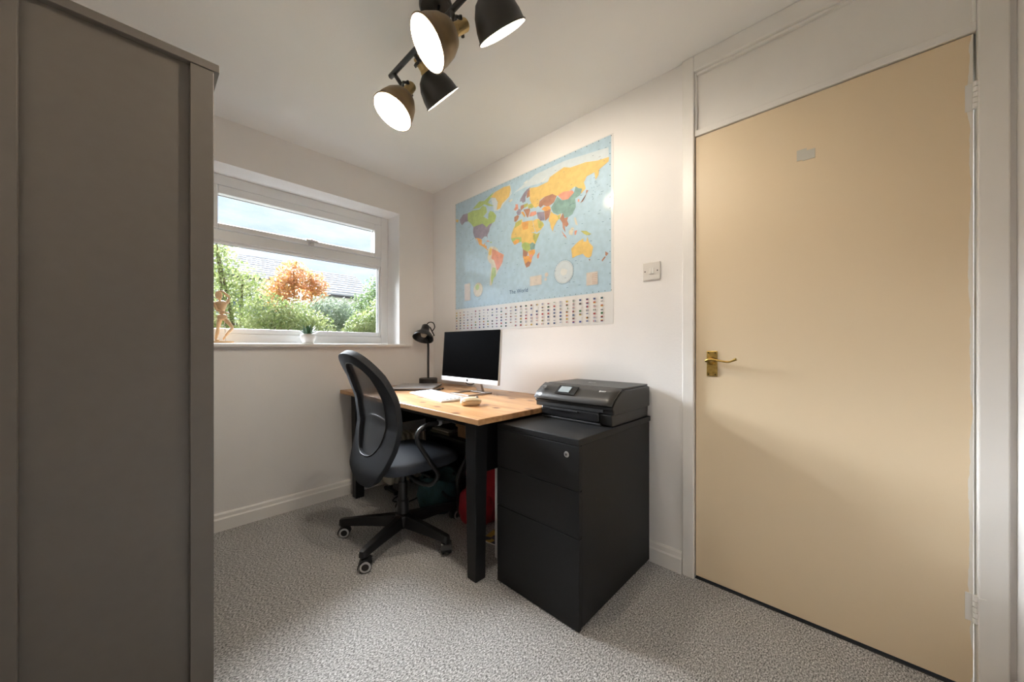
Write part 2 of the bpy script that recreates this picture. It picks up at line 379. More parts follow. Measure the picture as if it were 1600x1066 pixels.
# ---- light switch
s = thing('light_switch', 'white double light switch on the wall beside the door frame', 'switch', (0, -1.89, 1.418))
obj('plate', box((-.010, -1.847, 1.374), (0, -1.934, 1.461)), pbr('switch_plastic', (.66, .63, .59), .3), s, .004)
for y in (-1.881, -1.893): obj('rocker', prism([(-.010, 1.404), (-.0145, 1.404), (-.011, 1.431), (-.010, 1.431)], 1, y, y-.011), pbr('switch_plastic', ()), s, .001)
for y in (-1.860, -1.921): obj('screw', lathe([(0, .0105), (.0032, .0105), (.0032, .009)], (0, y, 1.4175), (-1, 0, 0), 12), pbr('switch_screw', (.05, .045, .04), .5, metal=1), s)

# ================================================================== wardrobe
wx0, wx1, wy0, wy1, wh = -2.005, -1.589, -.42, -1.22, 1.9
wr = thing('wardrobe', 'tall taupe grey wardrobe with recessed side panel at the left', 'wardrobe', (-1.8, -.82, 0))
obj('top', box((wx0, wy0+.004, 1.876), (-1.576, wy1-.004, wh)), ward_m, wr, .0015)
for yy, s_ in ((wy1, 1), (wy0, -1)):
    sp = obj('side_frame', boxes(((wx1, yy, .0), (-1.642, yy+.020*s_, 1.8755)), ((wx0, yy, 0), (-1.940, yy+.020*s_, 1.8755)), ((-1.940, yy, 0), (-1.642, yy+.020*s_, .06))), ward_m, wr, .0015)
    obj('side_panel', box((-1.942, yy+.016*s_, .05), (-1.640, yy+.024*s_, 1.876)), ward_m, sp)
obj('back_panel', box((wx0, wy0-.02, .02), (wx0+.008, wy1+.02, 1.875)), ward_m, wr)
obj('base', box((wx0+.01, wy0-.02, 0), (wx1-.03, wy1+.02, .07)), ward_m, wr)
for a, b in ((wy0-.023, -.8185), (-.8215, wy1+.023)):
    d = obj('door', box((wx1-.020, a, .075), (wx1-.002, b, 1.87)), ward_m, wr, .002)
    yk = -.79 if a > -.7 else -.85
    obj('knob', lathe([(0, .03), (.012, .028), (.014, .020), (.006, .012), (.006, 0)], (wx1-.003, yk, .98), (1, 0, 0), 16), blackmetal_m, d, smooth=True)

# ================================================================== pedestal cabinet and printer
px0, px1, py0, py1 = -.634, -.022, -1.456, -1.886
cb = thing('drawer_pedestal', 'tall black three drawer pedestal under the printer', 'cabinet', (-.33, -1.67, 0))
obj('body', box((px0+.019, py0, .012), (px1, py1, .684)), black_m, cb, .001)
obj('top', box((px0, py0, .684), (-.006, py1, .708)), black_m, cb, .002)
for i, (z0, z1) in enumerate(((.518, .6815), (.3445, .5145), (.004, .341))):
    dr = obj('drawer_front', box((px0, py0, z0), (px0+.018, py1, z1)), black_m, cb, .0015)
    if i == 0:
        lk = obj('lock', lathe([(0, .003), (.0075, .003), (.0105, .002), (.0115, 0)], (px0, -1.831, .644), (-1, 0, 0), 24), steel_m, dr); lk['label'] = 'round steel lock'
        obj('keyhole', boxes(((px0-.0036, -1.829, .640), (px0-.002, -1.833, .648))), blackmetal_m, lk)
for x in (-.58, -.06):
    for y in (-1.49, -1.85): obj('foot', lathe([(.018, 0), (.018, .012)], (x, y, 0), (0, 0, 1), 12), blackplastic_m, cb)

pr = thing('printer', 'black all-in-one inkjet printer on the pedestal', 'printer', (-.2, -1.67, .708))
pbody = pbr('printer_black', (.011, .0105, .010), .36, spec=.4, noise=.1, nscale=300)
plid = pbr('printer_lid', (.022, .0215, .021), .42, spec=.5, bump=.06, bscale=500)
ppanel = pbr('printer_panel', (.022, .020, .018), .34, spec=.5)
prof = [(-.012, .758), (-.012, .852), (-.030, .857), (-.270, .857), (-.300, .852), (-.335, .832), (-.362, .812), (-.380, .792), (-.380, .782), (-.372, .775), (-.372, .758)]
obj('upper_body', prism(prof, 1, -1.462, -1.884), pbody, pr, .005)
obj('lower_body', prism([(-.018, .708), (-.012, .759), (-.375, .759), (-.372, .712), (-.36, .708)], 1, -1.506, -1.876), pbody, pr, .004)
obj('scanner_lid', box((-.020, -1.468, .8565), (-.286, -1.878, .866)), plid, pr, .004)
# slanted control panel
bm = bmesh.new()
PP = [(-.296, .863), (-.330, .846), (-.362, .824), (-.386, .797)]
rows = []
for x, z in PP:
    rows.append([bm.verts.new((x - (.006*math.cos((j/10-.5)*math.pi) if x < -.38 else 0), -1.460 - .422*j/10, z)) for j in range(11)])
for a, b in zip(rows, rows[1:]):
    for j in range(10): bm.faces.new((a[j], a[j+1], b[j+1], b[j]))
obj('control_panel', bm, ppanel, pr, smooth=True, solid=.006)
def on_panel(y, t):  # point and frame on the slanted panel
    x = -.300 - .080*t - .010*math.sin(math.pi*t); z = .8635 - .055*t + .006*math.sin(math.pi*t)
    return Vector((x, y, z+.002))
pn = Vector((-.55, 0, .835)).normalized(); pu = Vector((.835, 0, .55)).normalized(); pw = Vector((0, -1, 0))
def panel_rect(y0, y1, t0, t1, lift):
    bm = bmesh.new(); f = []
    vv = []
    for l in (0, lift):
        vv.append([bm.verts.new(on_panel(y, t) + pn*l) for y, t in ((y0, t0), (y1, t0), (y1, t1), (y0, t1))])
    bm.faces.new(vv[1])
    for k in range(4): bm.faces.new((vv[0][k], vv[0][(k+1) % 4], vv[1][(k+1) % 4], vv[1][k]))
    bmesh.ops.recalc_face_normals(bm, faces=bm.faces); return bm
ds = obj('display_bezel', panel_rect(-1.575, -1.685, .22, .80, .004), pbr('display_bezel', (.012, .012, .013), .25), pr, .001)
ls = obj('display', panel_rect(-1.592, -1.652, .30, .70, .0052), pbr('lcd_grey', (.24, .27, .28), .3), ds); ls['label'] = 'small grey display'
Mt = lambda p, s: Matrix.Translation(p) @ Matrix(((pw.x, pu.x, pn.x, 0), (pw.y, pu.y, pn.y, 0), (pw.z, pu.z, pn.z, 0), (0, 0, 0, 1)))
mark_m = pbr('white_print', (.75, .75, .74), .5)
lg = obj('logo', lathe([(0, .001), (.013, .001), (.0135, 0)], on_panel(-1.495, .45) + pn*.003, pn, 28), pbr('logo_grey', (.3, .3, .3), .3, metal=.8), pr)
text_mesh('lettering', 'hp', .017, pbr('black_print', (.01, .01, .01), .5), lg, Mt(on_panel(-1.486, .52) + pn*.0042, 1) @ Matrix.Translation((0, -.003, 0)))
text_mesh('lettering', 'ENVY', .013, mark_m, pr, Mt(on_panel(-1.800, .45) + pn*.0036, 1))
text_mesh('lettering', 'ENVY', .016, mark_m, pr, Matrix.Translation((-.16, -1.63, .8666)) @ Matrix.Rotation(R(-90), 4, 'Z'))
tr = obj('paper_tray', boxes(((-.390, -1.510, .722), (-.368, -1.822, .764))), pbr('printer_gloss', (.010, .010, .011), .2), pr, .007)
obj('tray_slot', box((-.393, -1.565, .752), (-.389, -1.72, .759)), blackplastic_m, tr, .001)
obj('output_slot', box((-.377, -1.478, .766), (-.368, -1.838, .784)), pbr('slot_dark', (.003, .003, .003), .7), pr)
obj('tray_base', box((-.388, -1.512, .709), (-.366, -1.830, .720)), blackplastic_m, pr, .003)

# ================================================================== desk
DZ = .748
dk = thing('desk', 'pine topped desk with black legs and apron in the corner', 'desk', (-.39, -.76, 0))
obj('tabletop', box((-.780, -.028, DZ-.026), (-.006, -1.497, DZ)), pine_m, dk, .003)
for x, y in ((-.685, -.105), (-.685, -1.372), (-.09, -.105), (-.09, -1.372)):
    sx = -1 if x < -.4 else 1; sy = 1 if y > -.7 else -1
    t, bt = .036, .029
    bm = bmesh.new()
    lo = [bm.verts.new((x+a*bt, y+b*bt, 0)) for a, b in ((-1,-1),(1,-1),(1,1),(-1,1))]
    hi = [bm.verts.new((x+a*t, y+b*t, DZ-.026)) for a, b in ((-1,-1),(1,-1),(1,1),(-1,1))]
    bm.faces.new(lo[::-1]); bm.faces.new(hi)
    for k in range(4): bm.faces.new((lo[k], lo[(k+1) % 4], hi[(k+1) % 4], hi[k]))
    obj('leg', bm, black_m, dk, .002)
obj('apron', box((-.690, -.141, .678), (-.668, -1.336, .722)), black_m, dk, .002)
obj('back_panel', box((-.092, -.141, .53), (-.070, -1.336, .722)), black_m, dk, .002)
obj('side_panel', box((-.649, -.095, .47), (-.126, -.115, .722)), black_m, dk, .002)
obj('side_panel', box((-.649, -1.362, .47), (-.126, -1.382, .722)), black_m, dk, .002)

# ---- desk lamp
L0 = Vector((-.125, -.115, DZ))
dl = thing('desk_lamp', 'black metal desk lamp with bell shade and round base', 'lamp', L0)
obj('base', lathe([(0, 0), (.070, 0), (.072, .003), (.072, .042), (.069, .046), (0, .046)], L0, (0, 0, 1), 40), pbr('lamp_base_black', (.018, .015, .013), .5), dl, .002)
pole = smooth_path([L0 + Vector(p) for p in ((0, 0, .03), (0, 0, .18), (0, 0, .30), (-.004, .004, .335), (-.014, .014, .365), (-.028, .028, .385))], 8)
obj('pole', tube(pole, .0085, 14), blackmetal_m, dl, smooth=True)
ax = Vector((-.40, -.26, -.85)).normalized()     # shade axis, pointing out of the mouth
tip = L0 + Vector((-.010, .014, .475))
sh = obj('shade', lathe([(0, 0), (.020, .002), (.031, .012), (.033, .045), (.040, .062), (.066, .086), (.080, .112), (.083, .126), (.080, .126), (.077, .112), (.063, .090), (.036, .066), (.028, .045), (.026, .014), (0, .010)], tip, ax, 40), blackmetal_m, dl, smooth=True)
obj('bulb', lathe([(0, 0), (.012, 0), (.013, .02), (.024, .045), (.026, .06), (.018, .078), (0, .084)], tip + ax*.03, ax, 24), pbr('frosted_bulb', (.62, .58, .48), .25), sh, smooth=True)
obj('cable', tube(smooth_path([tip + Vector(p) for p in ((0, 0, 0), (.020, -.012, .022), (.046, -.030, .018), (.056, -.036, -.018), (.040, -.022, -.050))], 8), .0042, 8), blackmetal_m, dl, smooth=True)
obj('bracket', tube([tip + ax*.03 + Vector((.030, -.018, .01)), tip + Vector((.052, -.036, -.085)), tip + Vector((.018, -.012, -.095)), pole[-1]], .0055, 8), blackmetal_m, dl)

# ---- monitor
mn = thing('monitor', 'slim silver monitor with black screen on the desk', 'monitor', (-.26, -.82, DZ))
MM = Matrix.Translation((-.262, -.786, .815)) @ Matrix.Rotation(R(4), 4, 'Y')    # leans back a little
hw_ = .287
obj('case', boxes(((0, -hw_, 0), (.018, hw_, .338)), ((.018, -.16, .03), (.042, .16, .22))), silver_m, mn, .003, M=MM)
obj('screen', box((-.0025, -hw_+.003, .028), (.001, hw_-.003, .3372)), screen_m, mn, M=MM)
ch = obj('chin', box((-.004, -hw_, -.001), (.002, hw_, .028)), pbr('chin_silver', (.74, .75, .77), .3, metal=.2), mn, .001, M=MM)
obj('logo', lathe([(0, .001), (.008, .001), (.008, 0)], (-.004, 0, .0135), (-1, 0, 0), 20), pbr('logo_dark', (.03, .03, .03), .4), ch, M=MM)
obj('stand_arm', prism([(-.236, .845), (-.222, .845), (-.186, .752), (-.206, .752)], 1, -.815, -.868), pbr('stand_bronze', (.34, .30, .27), .35, metal=.8), mn, .002)
base_m = pbr('stand_bronze', ())
obj('stand_base', boxes(((-.375, -.745, DZ), (-.355, -.935, DZ+.008)), ((-.355, -.745, DZ), (-.180, -.760, DZ+.008)), ((-.355, -.920, DZ), (-.180, -.935, DZ+.008)), ((-.215, -.760, DZ), (-.180, -.920, DZ+.008))), base_m, mn, .002)
obj('cable', tube(smooth_path([(-.222, -.70, .835), (-.215, -.72, .80), (-.21, -.78, .80), (-.19, -.82, .84)], 8), .0035, 8), blackplastic_m, mn, smooth=True)

# ---- keyboard (tilted up at the back edge)
kb = thing('keyboard', 'thin white computer keyboard in front of the monitor', 'keyboard', (-.53, -.80, DZ))
kx, ky = Vector((-.085, -.487, 0)).normalized(), Vector((.98, -.17, 0)).normalized()
KM = Matrix(((kx.x, ky.x, 0, -.548), (kx.y, ky.y, 0, -.555), (0, 0, 1, DZ), (0, 0, 0, 1)))
obj('case', prism([(0, .001), (.155, .001), (.155, .016), (0, .009)], 0, 0, .470), white_m, kb, .002, M=KM)
bm = bmesh.new()
for r_ in range(6):
    n = 18
    for k in range(n):
        if r_ == 0 and 4 <= k <= 8:
            if k > 4: continue
            x0, x1 = .01 + 4*.025, .01 + 9*.025 - .004
        else: x0, x1 = .01 + k*.025, .01 + k*.025 + .021
        y0 = .010 + r_*.0235; y1 = y0 + .0195; z = .0095 + .0452*y0
        bm_box(bm, (x0, y0, z), (x1, y1, z+.0035))
kk = obj('keys', bm, pbr('key_white', (.38, .38, .39), .45), kb, .0008, M=KM, seg=1); kk['kind'] = 'stuff'
obj('underside_edge', box((.002, .002, .0), (.468, .153, .002)), grey_m, kb, M=KM)

# ---- mouse
ms = thing('computer_mouse', 'cream sculpted computer mouse beside the keyboard', 'mouse', (-.567, -1.19, DZ))
cream_m = pbr('cream_plastic', (.66, .56, .40), .3)
MMo = Matrix.Translation((-.567, -1.190, DZ)) @ Matrix.Rotation(R(-25), 4, 'Z')
bm = superblob((0, 0, .018), (.055, .033, .020), .8, .85, 28, 16)
for v in bm.verts:
    v.co.z += .006*math.cos(v.co.x*26+.5) if v.co.z > .018 else 0
    if v.co.z < .004: v.co.z = .001
obj('shell', bm, cream_m, ms, smooth=True, M=MMo)
obj('grip_band', tube([(-.045, -.026, .024), (-.01, -.034, .030), (.03, -.030, .026), (.050, -.014, .022)], .0035, 8), pbr('cream_dark', (.42, .33, .2), .4), ms, smooth=True, M=MMo)
obj('wheel', lathe([(0, -.003), (.007, -.003), (.007, .003), (0, .003)], (.032, 0, .0385), (0, 1, 0), 16), grey_m, ms, M=MMo)

# ---- laptop and pen
lp = thing('laptop', 'closed silver laptop lying beside the desk lamp', 'laptop', (-.36, -.32, DZ))
LM = Matrix.Translation((-.352, -.318, DZ)) @ Matrix.Rotation(R(-46), 4, 'Z')
obj('base', box((-.150, -.165, .003), (.150, .165, .010)), pbr('laptop_dark', (.10, .10, .11), .4, metal=.5), lp, .003, M=LM)
obj('lid', box((-.150, -.165, .0105), (.150, .165, .018)), pbr('laptop_silver', (.50, .50, .53), .28, metal=.75), lp, .003, M=LM)
for x in (-.12, .12):
    for y in (-.13, .13): obj('foot', lathe([(.008, 0), (.008, .003)], (x, y, 0), (0, 0, 1), 10), blackplastic_m, lp, M=LM)
pen = thing('pen', 'black pen with silver clip lying between laptop and monitor', 'pen', (-.30, -.56, DZ))
a = Vector((-.372, -.575, DZ+.006)); b = Vector((-.262, -.515, DZ+.006)); dd = (b-a).normalized(); ln = (b-a).length
obj('barrel', lathe([(0, 0), (.002, .003), (.0055, .02), (.0055, ln*.6), (.006, ln*.62), (.006, ln), (0, ln)], a, dd, 14), blackplastic_m, pen)
obj('clip', lathe([(.0063, ln*.63), (.0066, ln*.64), (.0066, ln*.70), (.0063, ln*.71)], a, dd, 14), steel_m, pen)

# ================================================================== office chair
CH = Vector((-.73, -.80, 0)); CA = R(0)
CM = Matrix.Translation(CH) @ Matrix.Rotation(CA, 4, 'Z')
oc = thing('office_chair', 'black swivel office chair with mesh back at the desk', 'chair', CH)
def back_x(z, y):
    pts = [(.33, -.215), (.42, -.225), (.55, -.185), (.65, -.168), (.78, -.185), (.90, -.235), (1.03, -.315)]
    for (z0, x0), (z1, x1) in zip(pts, pts[1:]):
        if z <= z1 or z1 == 1.03:
            t = (z-z0)/(z1-z0); t = t if t < 0 or t > 1 else t
            return x0 + (x1-x0)*t + .55*y*y
def sloop(zc, h, hw, n, N, top=0):
    out = []
    for k in range(N):
        th = 2*math.pi*k/N
        c, s_ = math.cos(th), math.sin(th)
        y = hw*math.copysign(abs(c)**(2/n), c); z = zc + h*math.copysign(abs(s_)**(2/n), s_)
        y *= 1 + top*(z-zc)/h
        out.append((y, z))
    return out
N = 72
outer = sloop(.683, .340, .228, 2.5, N, .02); inner = sloop(.730, .238, .150, 2.5, N)
def loft(loops, cap=False):
    bm = bmesh.new(); rr = [[bm.verts.new((back_x(z, y), y, z)) for y, z in lp_] for lp_ in loops]
    for a, b in zip(rr, rr[1:]):
        for k in range(N): bm.faces.new((a[k], a[(k+1) % N], b[(k+1) % N], b[k]))
    if cap: bm.faces.new(rr[-1])
    return bm
lerp = lambda A, B, t: [(a[0]+(b[0]-a[0])*t, a[1]+(b[1]-a[1])*t) for a, b in zip(A, B)]
bm = loft([lerp(outer, inner, t) for t in (0, .04, .12, .25, .4, .55, .7, .85, 1)])
bm.normal_update()
brs = obj('backrest', bm, fabric_m, oc, smooth=True, M=CM, solid=.034, bevel=.012, seg=3)
cen = [(0, .730)]*N
bm = loft([lerp(inner, cen, t) for t in (0, .15, .3, .45, .6, .75, .9, .985)], True)
mp_ = obj('mesh_panel', bm, mesh_m, brs, smooth=True, M=CM); mp_['label'] = 'see-through black mesh panel'
obj('piping', tube([(back_x(z, y)-.017, y, z) for y, z in inner], .0035, 8, closed=True), blackplastic_m, brs, smooth=True, M=CM)
obj('lumbar_support', tube([(back_x(z, y)+.012, y, z) for y, z in [(.146-.292*k/16, .655+.035*math.sin(math.pi*k/16)) for k in range(17)]], .005, 8), grey_m, brs, smooth=True, M=CM)
obj('back_bracket', tube(smooth_path([(-.19, 0, .46), (-.17, 0, .405), (-.10, 0, .385), (0, 0, .385)], 6), .022, 12), blackmetal_m, oc, smooth=True, M=CM)
# seat
bm = superblob((.030, 0, .438), (.238, .235, .040), .42, .55, 48, 18)
for v in bm.verts:
    r2 = ((v.co.x-.03)/.238)**2 + (v.co.y/.235)**2
    if v.co.z > .44: v.co.z += .012*(1-min(1, r2)) - .004
    if v.co.x > .18: v.co.z -= (v.co.x-.18)**2*3
obj('seat', bm, seatfab_m, oc, smooth=True, M=CM)
obj('seat_pan', superblob((.02, 0, .408), (.20, .19, .022), .5, .5, 32, 10), blackplastic_m, oc, smooth=True, M=CM)
obj('tilt_mechanism', box((-.09, -.06, .350), (.11, .06, .392)), blackmetal_m, oc, .012, M=CM)
obj('tilt_lever', tube([(.04, -.05, .372), (.04, -.17, .366), (.045, -.20, .362)], .006, 8), blackmetal_m, oc, smooth=True, M=CM)
for s_ in (-1, 1):
    pth = smooth_path([(-.03, s_*.10, .372), (-.01, s_*.18, .345), (.02, s_*.245, .343), (.046, s_*.268, .39), (0, s_*.272, .465), (-.070, s_*.272, .575), (-.070, s_*.272, .628), (-.022, s_*.272, .656), (.050, s_*.272, .657)], 7)
    am = obj('armrest', tube(pth, .0115, 14), blackplastic_m, oc, smooth=True, M=CM)
    obj('end_ring', lathe([(0, .014), (.010, .013), (.0145, .006), (.0145, -.006), (.0118, -.008)], (.050, s_*.272, .657), (1, 0, 0), 18), grey_m, am, smooth=True, M=CM)
# column and five-star base
obj('gas_lift', lathe([(.030, .055), (.030, .20), (.024, .205), (.024, .30), (.016, .302), (.016, .37)], CH, (0, 0, 1), 28), blackmetal_m, oc, .001, smooth=False)
obj('hub', lathe([(0, .055), (.042, .055), (.046, .062), (.046, .118), (.036, .128), (0, .128)], CH, (0, 0, 1), 28), blackplastic_m, oc, .003)
for k, a in enumerate((136, 208, 280, 352, 64)):
    an = R(a); LMx = Matrix.Translation(CH) @ Matrix.Rotation(an, 4, 'Z')
    bm = bmesh.new(); q = []
    for x, z0, z1, wv in ((.03, .060, .125, .026), (.20, .066, .112, .023), (.330, .066, .100, .020), (.345, .066, .097, .014)):
        q.append([bm.verts.new((x, y, z)) for y, z in ((-wv, z0), (wv, z0), (wv*.7, z1), (-wv*.7, z1))])
    for A, B in zip(q, q[1:]):
        for j in range(4): bm.faces.new((A[j], A[(j+1) % 4], B[(j+1) % 4], B[j]))
    bm.faces.new(q[0][::-1]); bm.faces.new(q[-1]); bmesh.ops.recalc_face_normals(bm, faces=bm.faces)
    sp = obj('base_leg', bm, blackplastic_m, oc, .003, M=LMx)
    cx_ = Vector((.330, 0, 0)); sw = R((10, -58, -45, 20, 60)[k])
    WMx = LMx @ Matrix.Translation(cx_) @ Matrix.Rotation(sw, 4, 'Z')
    cs = obj('caster', boxes(((-.009, -.006, .045), (.009, .006, .067))), blackplastic_m, sp, .002, M=WMx)
    for s_ in (-1, 1):
        obj('wheel', lathe([(0, -.0085), (.024, -.0085), (.028, -.004), (.028, .004), (.024, .0085), (0, .0085)], (-.012, s_*.016, .0285), (0, 1, 0), 24), blackplastic_m, sp, M=WMx)
    for s_ in (-1, 1):
        wr_ = obj('wheel_ring', lathe([(.0165, .0085), (.0165, .0098), (.0235, .0098), (.0255, .0070)], (-.012, s_*.016, .0285), (0, s_, 0), 24), pbr('wheel_grey', (.42, .42, .43), .5), sp, M=WMx); wr_['label'] = 'pale grey wheel ring'
    bm = bmesh.new()
    for i in range(9):
        a0 = R(-10 + 150*i/8)
        rr_ = [(-.012 + rr*math.cos(a0), .0285 + rr*math.sin(a0)) for rr in (.031, .034)]
        row = [bm.verts.new((p[0], y, p[1])) for p in rr_ for y in (-.026, .026)]
        if i:
            for A, B in ((0, 1), (1, 3), (3, 2), (2, 0)): bm.faces.new((prev[A], prev[B], row[B], row[A]))
        prev = row
    obj('wheel_cover', bm, blackplastic_m, sp, M=WMx)

# ================================================================== things under the desk
tealm = pbr('teal_canvas', (.018, .058, .062), .8, noise=.25, nscale=30, bump=.3, bscale=300)
tb = thing('shoulder_bag', 'dark teal canvas bag slumped on the carpet under the desk', 'bag', (-.40, -.66, 0))
bm = bmesh.new(); rows = []
from mathutils import noise as mnoise
PR = [(.04, 0), (.105, .006), (.135, .05), (.142, .11), (.135, .165), (.118, .205), (.105, .212), (.098, .20), (.09, .15)]
for i, (r_, z) in enumerate(PR):
    row = []
    for k in range(36):
        th = 2*math.pi*k/36
        f = 1 + .10*mnoise.noise(Vector((math.cos(th)*2, math.sin(th)*2, z*14)))
        zz = z + (.025*math.sin(2*th+.6) if i > 3 else 0)
        row.append(bm.verts.new((-.395 + r_*1.0*f*math.cos(th), -.665 + r_*.92*f*math.sin(th), max(0, zz))))
    rows.append(row)
for a, b in zip(rows, rows[1:]):
    for k in range(36): bm.faces.new((a[k], a[(k+1) % 36], b[(k+1) % 36], b[k]))
bm.faces.new(rows[0][::-1]); bm.faces.new(rows[-1])
bmesh.ops.recalc_face_normals(bm, faces=bm.faces)
obj('body', bm, tealm, tb, smooth=True)
obj('strap', tube(smooth_path([(-.46, -.74, .19), (-.44, -.80, .13), (-.36, -.80, .10), (-.29, -.74, .16), (-.30, -.68, .21)], 8), .009, 8), pbr('dark_strap', (.006, .012, .013), .8), tb, smooth=True)
obj('flap', tube(smooth_path([(-.50, -.62, .195), (-.43, -.57, .225), (-.33, -.59, .215), (-.285, -.67, .20)], 8), .014, 10), tealm, tb, smooth=True)
redm = pbr('red_nylon', (.34, .012, .022), .55, noise=.3, nscale=16, bump=.4, bscale=40)
rb = thing('rucksack', 'red rucksack with black straps leaning under the desk', 'bag', (-.33, -.98, 0))
obj('body', superblob((-.325, -.985, .20), (.110, .118, .20), .7, .7, 36, 24, .035, 9, 3), redm, rb, smooth=True)
obj('front_pocket', superblob((-.415, -.99, .105), (.060, .120, .095), .6, .7, 28, 16, .02, 12, 5), redm, rb, smooth=True)
obj('strap', tube(smooth_path([(-.40, -.90, .38), (-.46, -.885, .26), (-.455, -.88, .12), (-.44, -.88, .02)], 8), .013, 8), blackplastic_m, rb, smooth=True)
obj('strap', tube(smooth_path([(-.37, -1.06, .38), (-.43, -1.07, .30), (-.47, -1.07, .20), (-.475, -1.05, .13)], 8), .011, 8), blackplastic_m, rb, smooth=True)
obj('top_flap', superblob((-.325, -.985, .375), (.105, .125, .045), .8, .7, 28, 12, .02, 12, 8), pbr('dark_red', (.09, .006, .009), .6, noise=.2), rb, smooth=True)
for o_ in list(rb.children): o_.location = (.045, 0, 0)
# waste bin
wb = thing('waste_bin', 'pale grey tapered waste bin beside the red rucksack', 'bin', (-.13, -1.19, 0))
obj('bucket', lathe([(0, 0), (.085, 0), (.092, .01), (.108, .36), (.112, .365), (.108, .368), (.102, .36), (.088, .012), (0, .01)], (-.132, -1.190, 0), (0, 0, 1), 36), pbr('bin_grey', (.62, .62, .61), .4), wb, smooth=True)
# white board standing against the pedestal side
ob = obj('white_board', box((-.519, -1.318, 0), (-.13, -1.332, .60)), white_m, None, .002); tag(ob, 'thin white board standing on edge beside the pedestal', 'board')
# magazine
def magcover():
    m = bpy.data.materials.new('magazine_cover'); t, b = nodes(m)
    co = t.nodes.new('ShaderNodeTexCoord'); v = t.nodes.new('ShaderNodeTexVoronoi'); v.inputs['Scale'].default_value = 28; t.links.new(co.outputs['Object'], v.inputs['Vector'])
    r = t.nodes.new('ShaderNodeValToRGB'); r.color_ramp.interpolation = 'CONSTANT'; e = r.color_ramp.elements
    e[0].color = (.02, .025, .05, 1); e[1].position = .5; e[1].color = (.55, .38, .08, 1); x = e.new(.68); x.color = (.05, .04, .05, 1); x = e.new(.85); x.color = (.6, .58, .55, 1)
    t.links.new(v.outputs['Color'], r.inputs[0]); t.links.new(r.outputs[0], b.inputs['Base Color']); b.inputs['Roughness'].default_value = .3
    return m
mg = thing('magazine', 'dark glossy magazine lying on the carpet behind the front desk leg', 'magazine', (-.33, -1.19, 0))
MGM = Matrix.Translation((-.345, -1.205, 0)) @ Matrix.Rotation(R(12), 4, 'Z')
obj('pages', box((-.105, -.075, .0), (.105, .075, .006)), pbr('paper', (.7, .69, .66), .7), mg, M=MGM)
obj('cover', box((-.107, -.077, .006), (.107, .077, .0068)), magcover(), mg, M=MGM)
# low shelf at the wall with clutter
sf = thing('low_shelf', 'low black shelf unit against the wall under the desk', 'shelf', (-.14, -.52, 0))
obj('side', box((-.255, -.285, 0), (-.022, -.303, .40)), black_m, sf); obj('side', box((-.255, -.742, 0), (-.022, -.760, .40)), black_m, sf)
obj('shelf', box((-.255, -.303, .03), (-.022, -.742, .048)), black_m, sf); obj('shelf', box((-.255, -.303, .20), (-.022, -.742, .218)), black_m, sf)
obj('top', box((-.258, -.283, .40), (-.022, -.762, .418)), black_m, sf); obj('back', box((-.030, -.303, .03), (-.022, -.742, .40)), black_m, sf)
pp = obj('cardboard_box', boxes(((-.20, -.60, .418), (-.06, -.71, .50)), ((-.215, -.595, .492), (-.20, -.715, .512))), pbr('cardboard', (.36, .22, .11), .8, noise=.15, nscale=20), None, .003); tag(pp, 'small brown cardboard box on the low shelf under the desk', 'box')
cu = obj('cushion', superblob((0, .012, 0), (.115, .035, .10), .6, .55, 28, 14, .01, 10, 2), pbr('grey_cloth', (.22, .22, .21), .9, bump=.3, bscale=300), None, smooth=True, M=Matrix.Translation((-.135, -.815, .19)) @ Matrix.Rotation(R(8), 4, 'X')); tag(cu, 'pale grey cushion wedged beside the low shelf', 'cushion')
cu.location.z = -.075
for k, (y0, y1, x0, x1, h, c, lb) in enumerate(((-.32, -.55, -.24, -.06, .016, (.16, .15, .10), 'olive folder, lowest of the pile on the low shelf'), (-.33, -.53, -.23, -.08, .012, (.40, .38, .33), 'cream paper wad between two folders on the low shelf'), (-.35, -.56, -.225, -.07, .014, (.06, .06, .05), 'dark folder, topmost of the pile on the low shelf'))):
    z0 = .418 + (0, .016, .028)[k]
    f = obj('folder', box((x0, y0, z0), (x1, y1, z0+h)), pbr('folder_%d' % k, c, .7), None, .002); tag(f, lb, 'folder', 'folders piled on the low shelf')
# oil filled radiator in the corner
rd = thing('oil_radiator', 'cream oil filled radiator standing in the corner under the window', 'radiator', (-.40, -.20, 0))
radm = pbr('cream_enamel', (.58, .54, .45), .35)
for k in range(7):
    x = -.515 + k*.042
    sil = sloop(.245, .175, .072, 6, 40)
    obj('fin', prism([(-.205+y, z) for y, z in sil], 0, x-.011, x+.011), radm, rd, .006, smooth=False)
obj('tube', tube([(-.52, -.205, .11), (-.258, -.205, .11)], .02, 12), radm, rd, smooth=True); obj('tube', tube([(-.52, -.205, .37), (-.258, -.205, .37)], .02, 12), radm, rd, smooth=True)
for x in (-.494, -.284): obj('foot', boxes(((x-.014, -.125, .012), (x+.014, -.285, .030)), ((x-.01, -.215, .03), (x+.01, -.195, .09))), blackplastic_m, rd, .004)
for x in (-.494, -.284):
    for y in (-.135, -.275): obj('caster', lathe([(0, -.008), (.014, -.008), (.014, .008), (0, .008)], (x, y, .014), (1, 0, 0), 14), blackplastic_m, rd)
cb2 = obj('power_cable', tube(smooth_path([(-.50, -.31, .006), (-.56, -.36, .006), (-.50, -.44, .006), (-.40, -.42, .006), (-.31, -.34, .006), (-.29, -.30, .006)], 10), .0045, 8), blackplastic_m, None, smooth=True); tag(cb2, 'black power cable curling on the carpet in front of the radiator', 'cable')

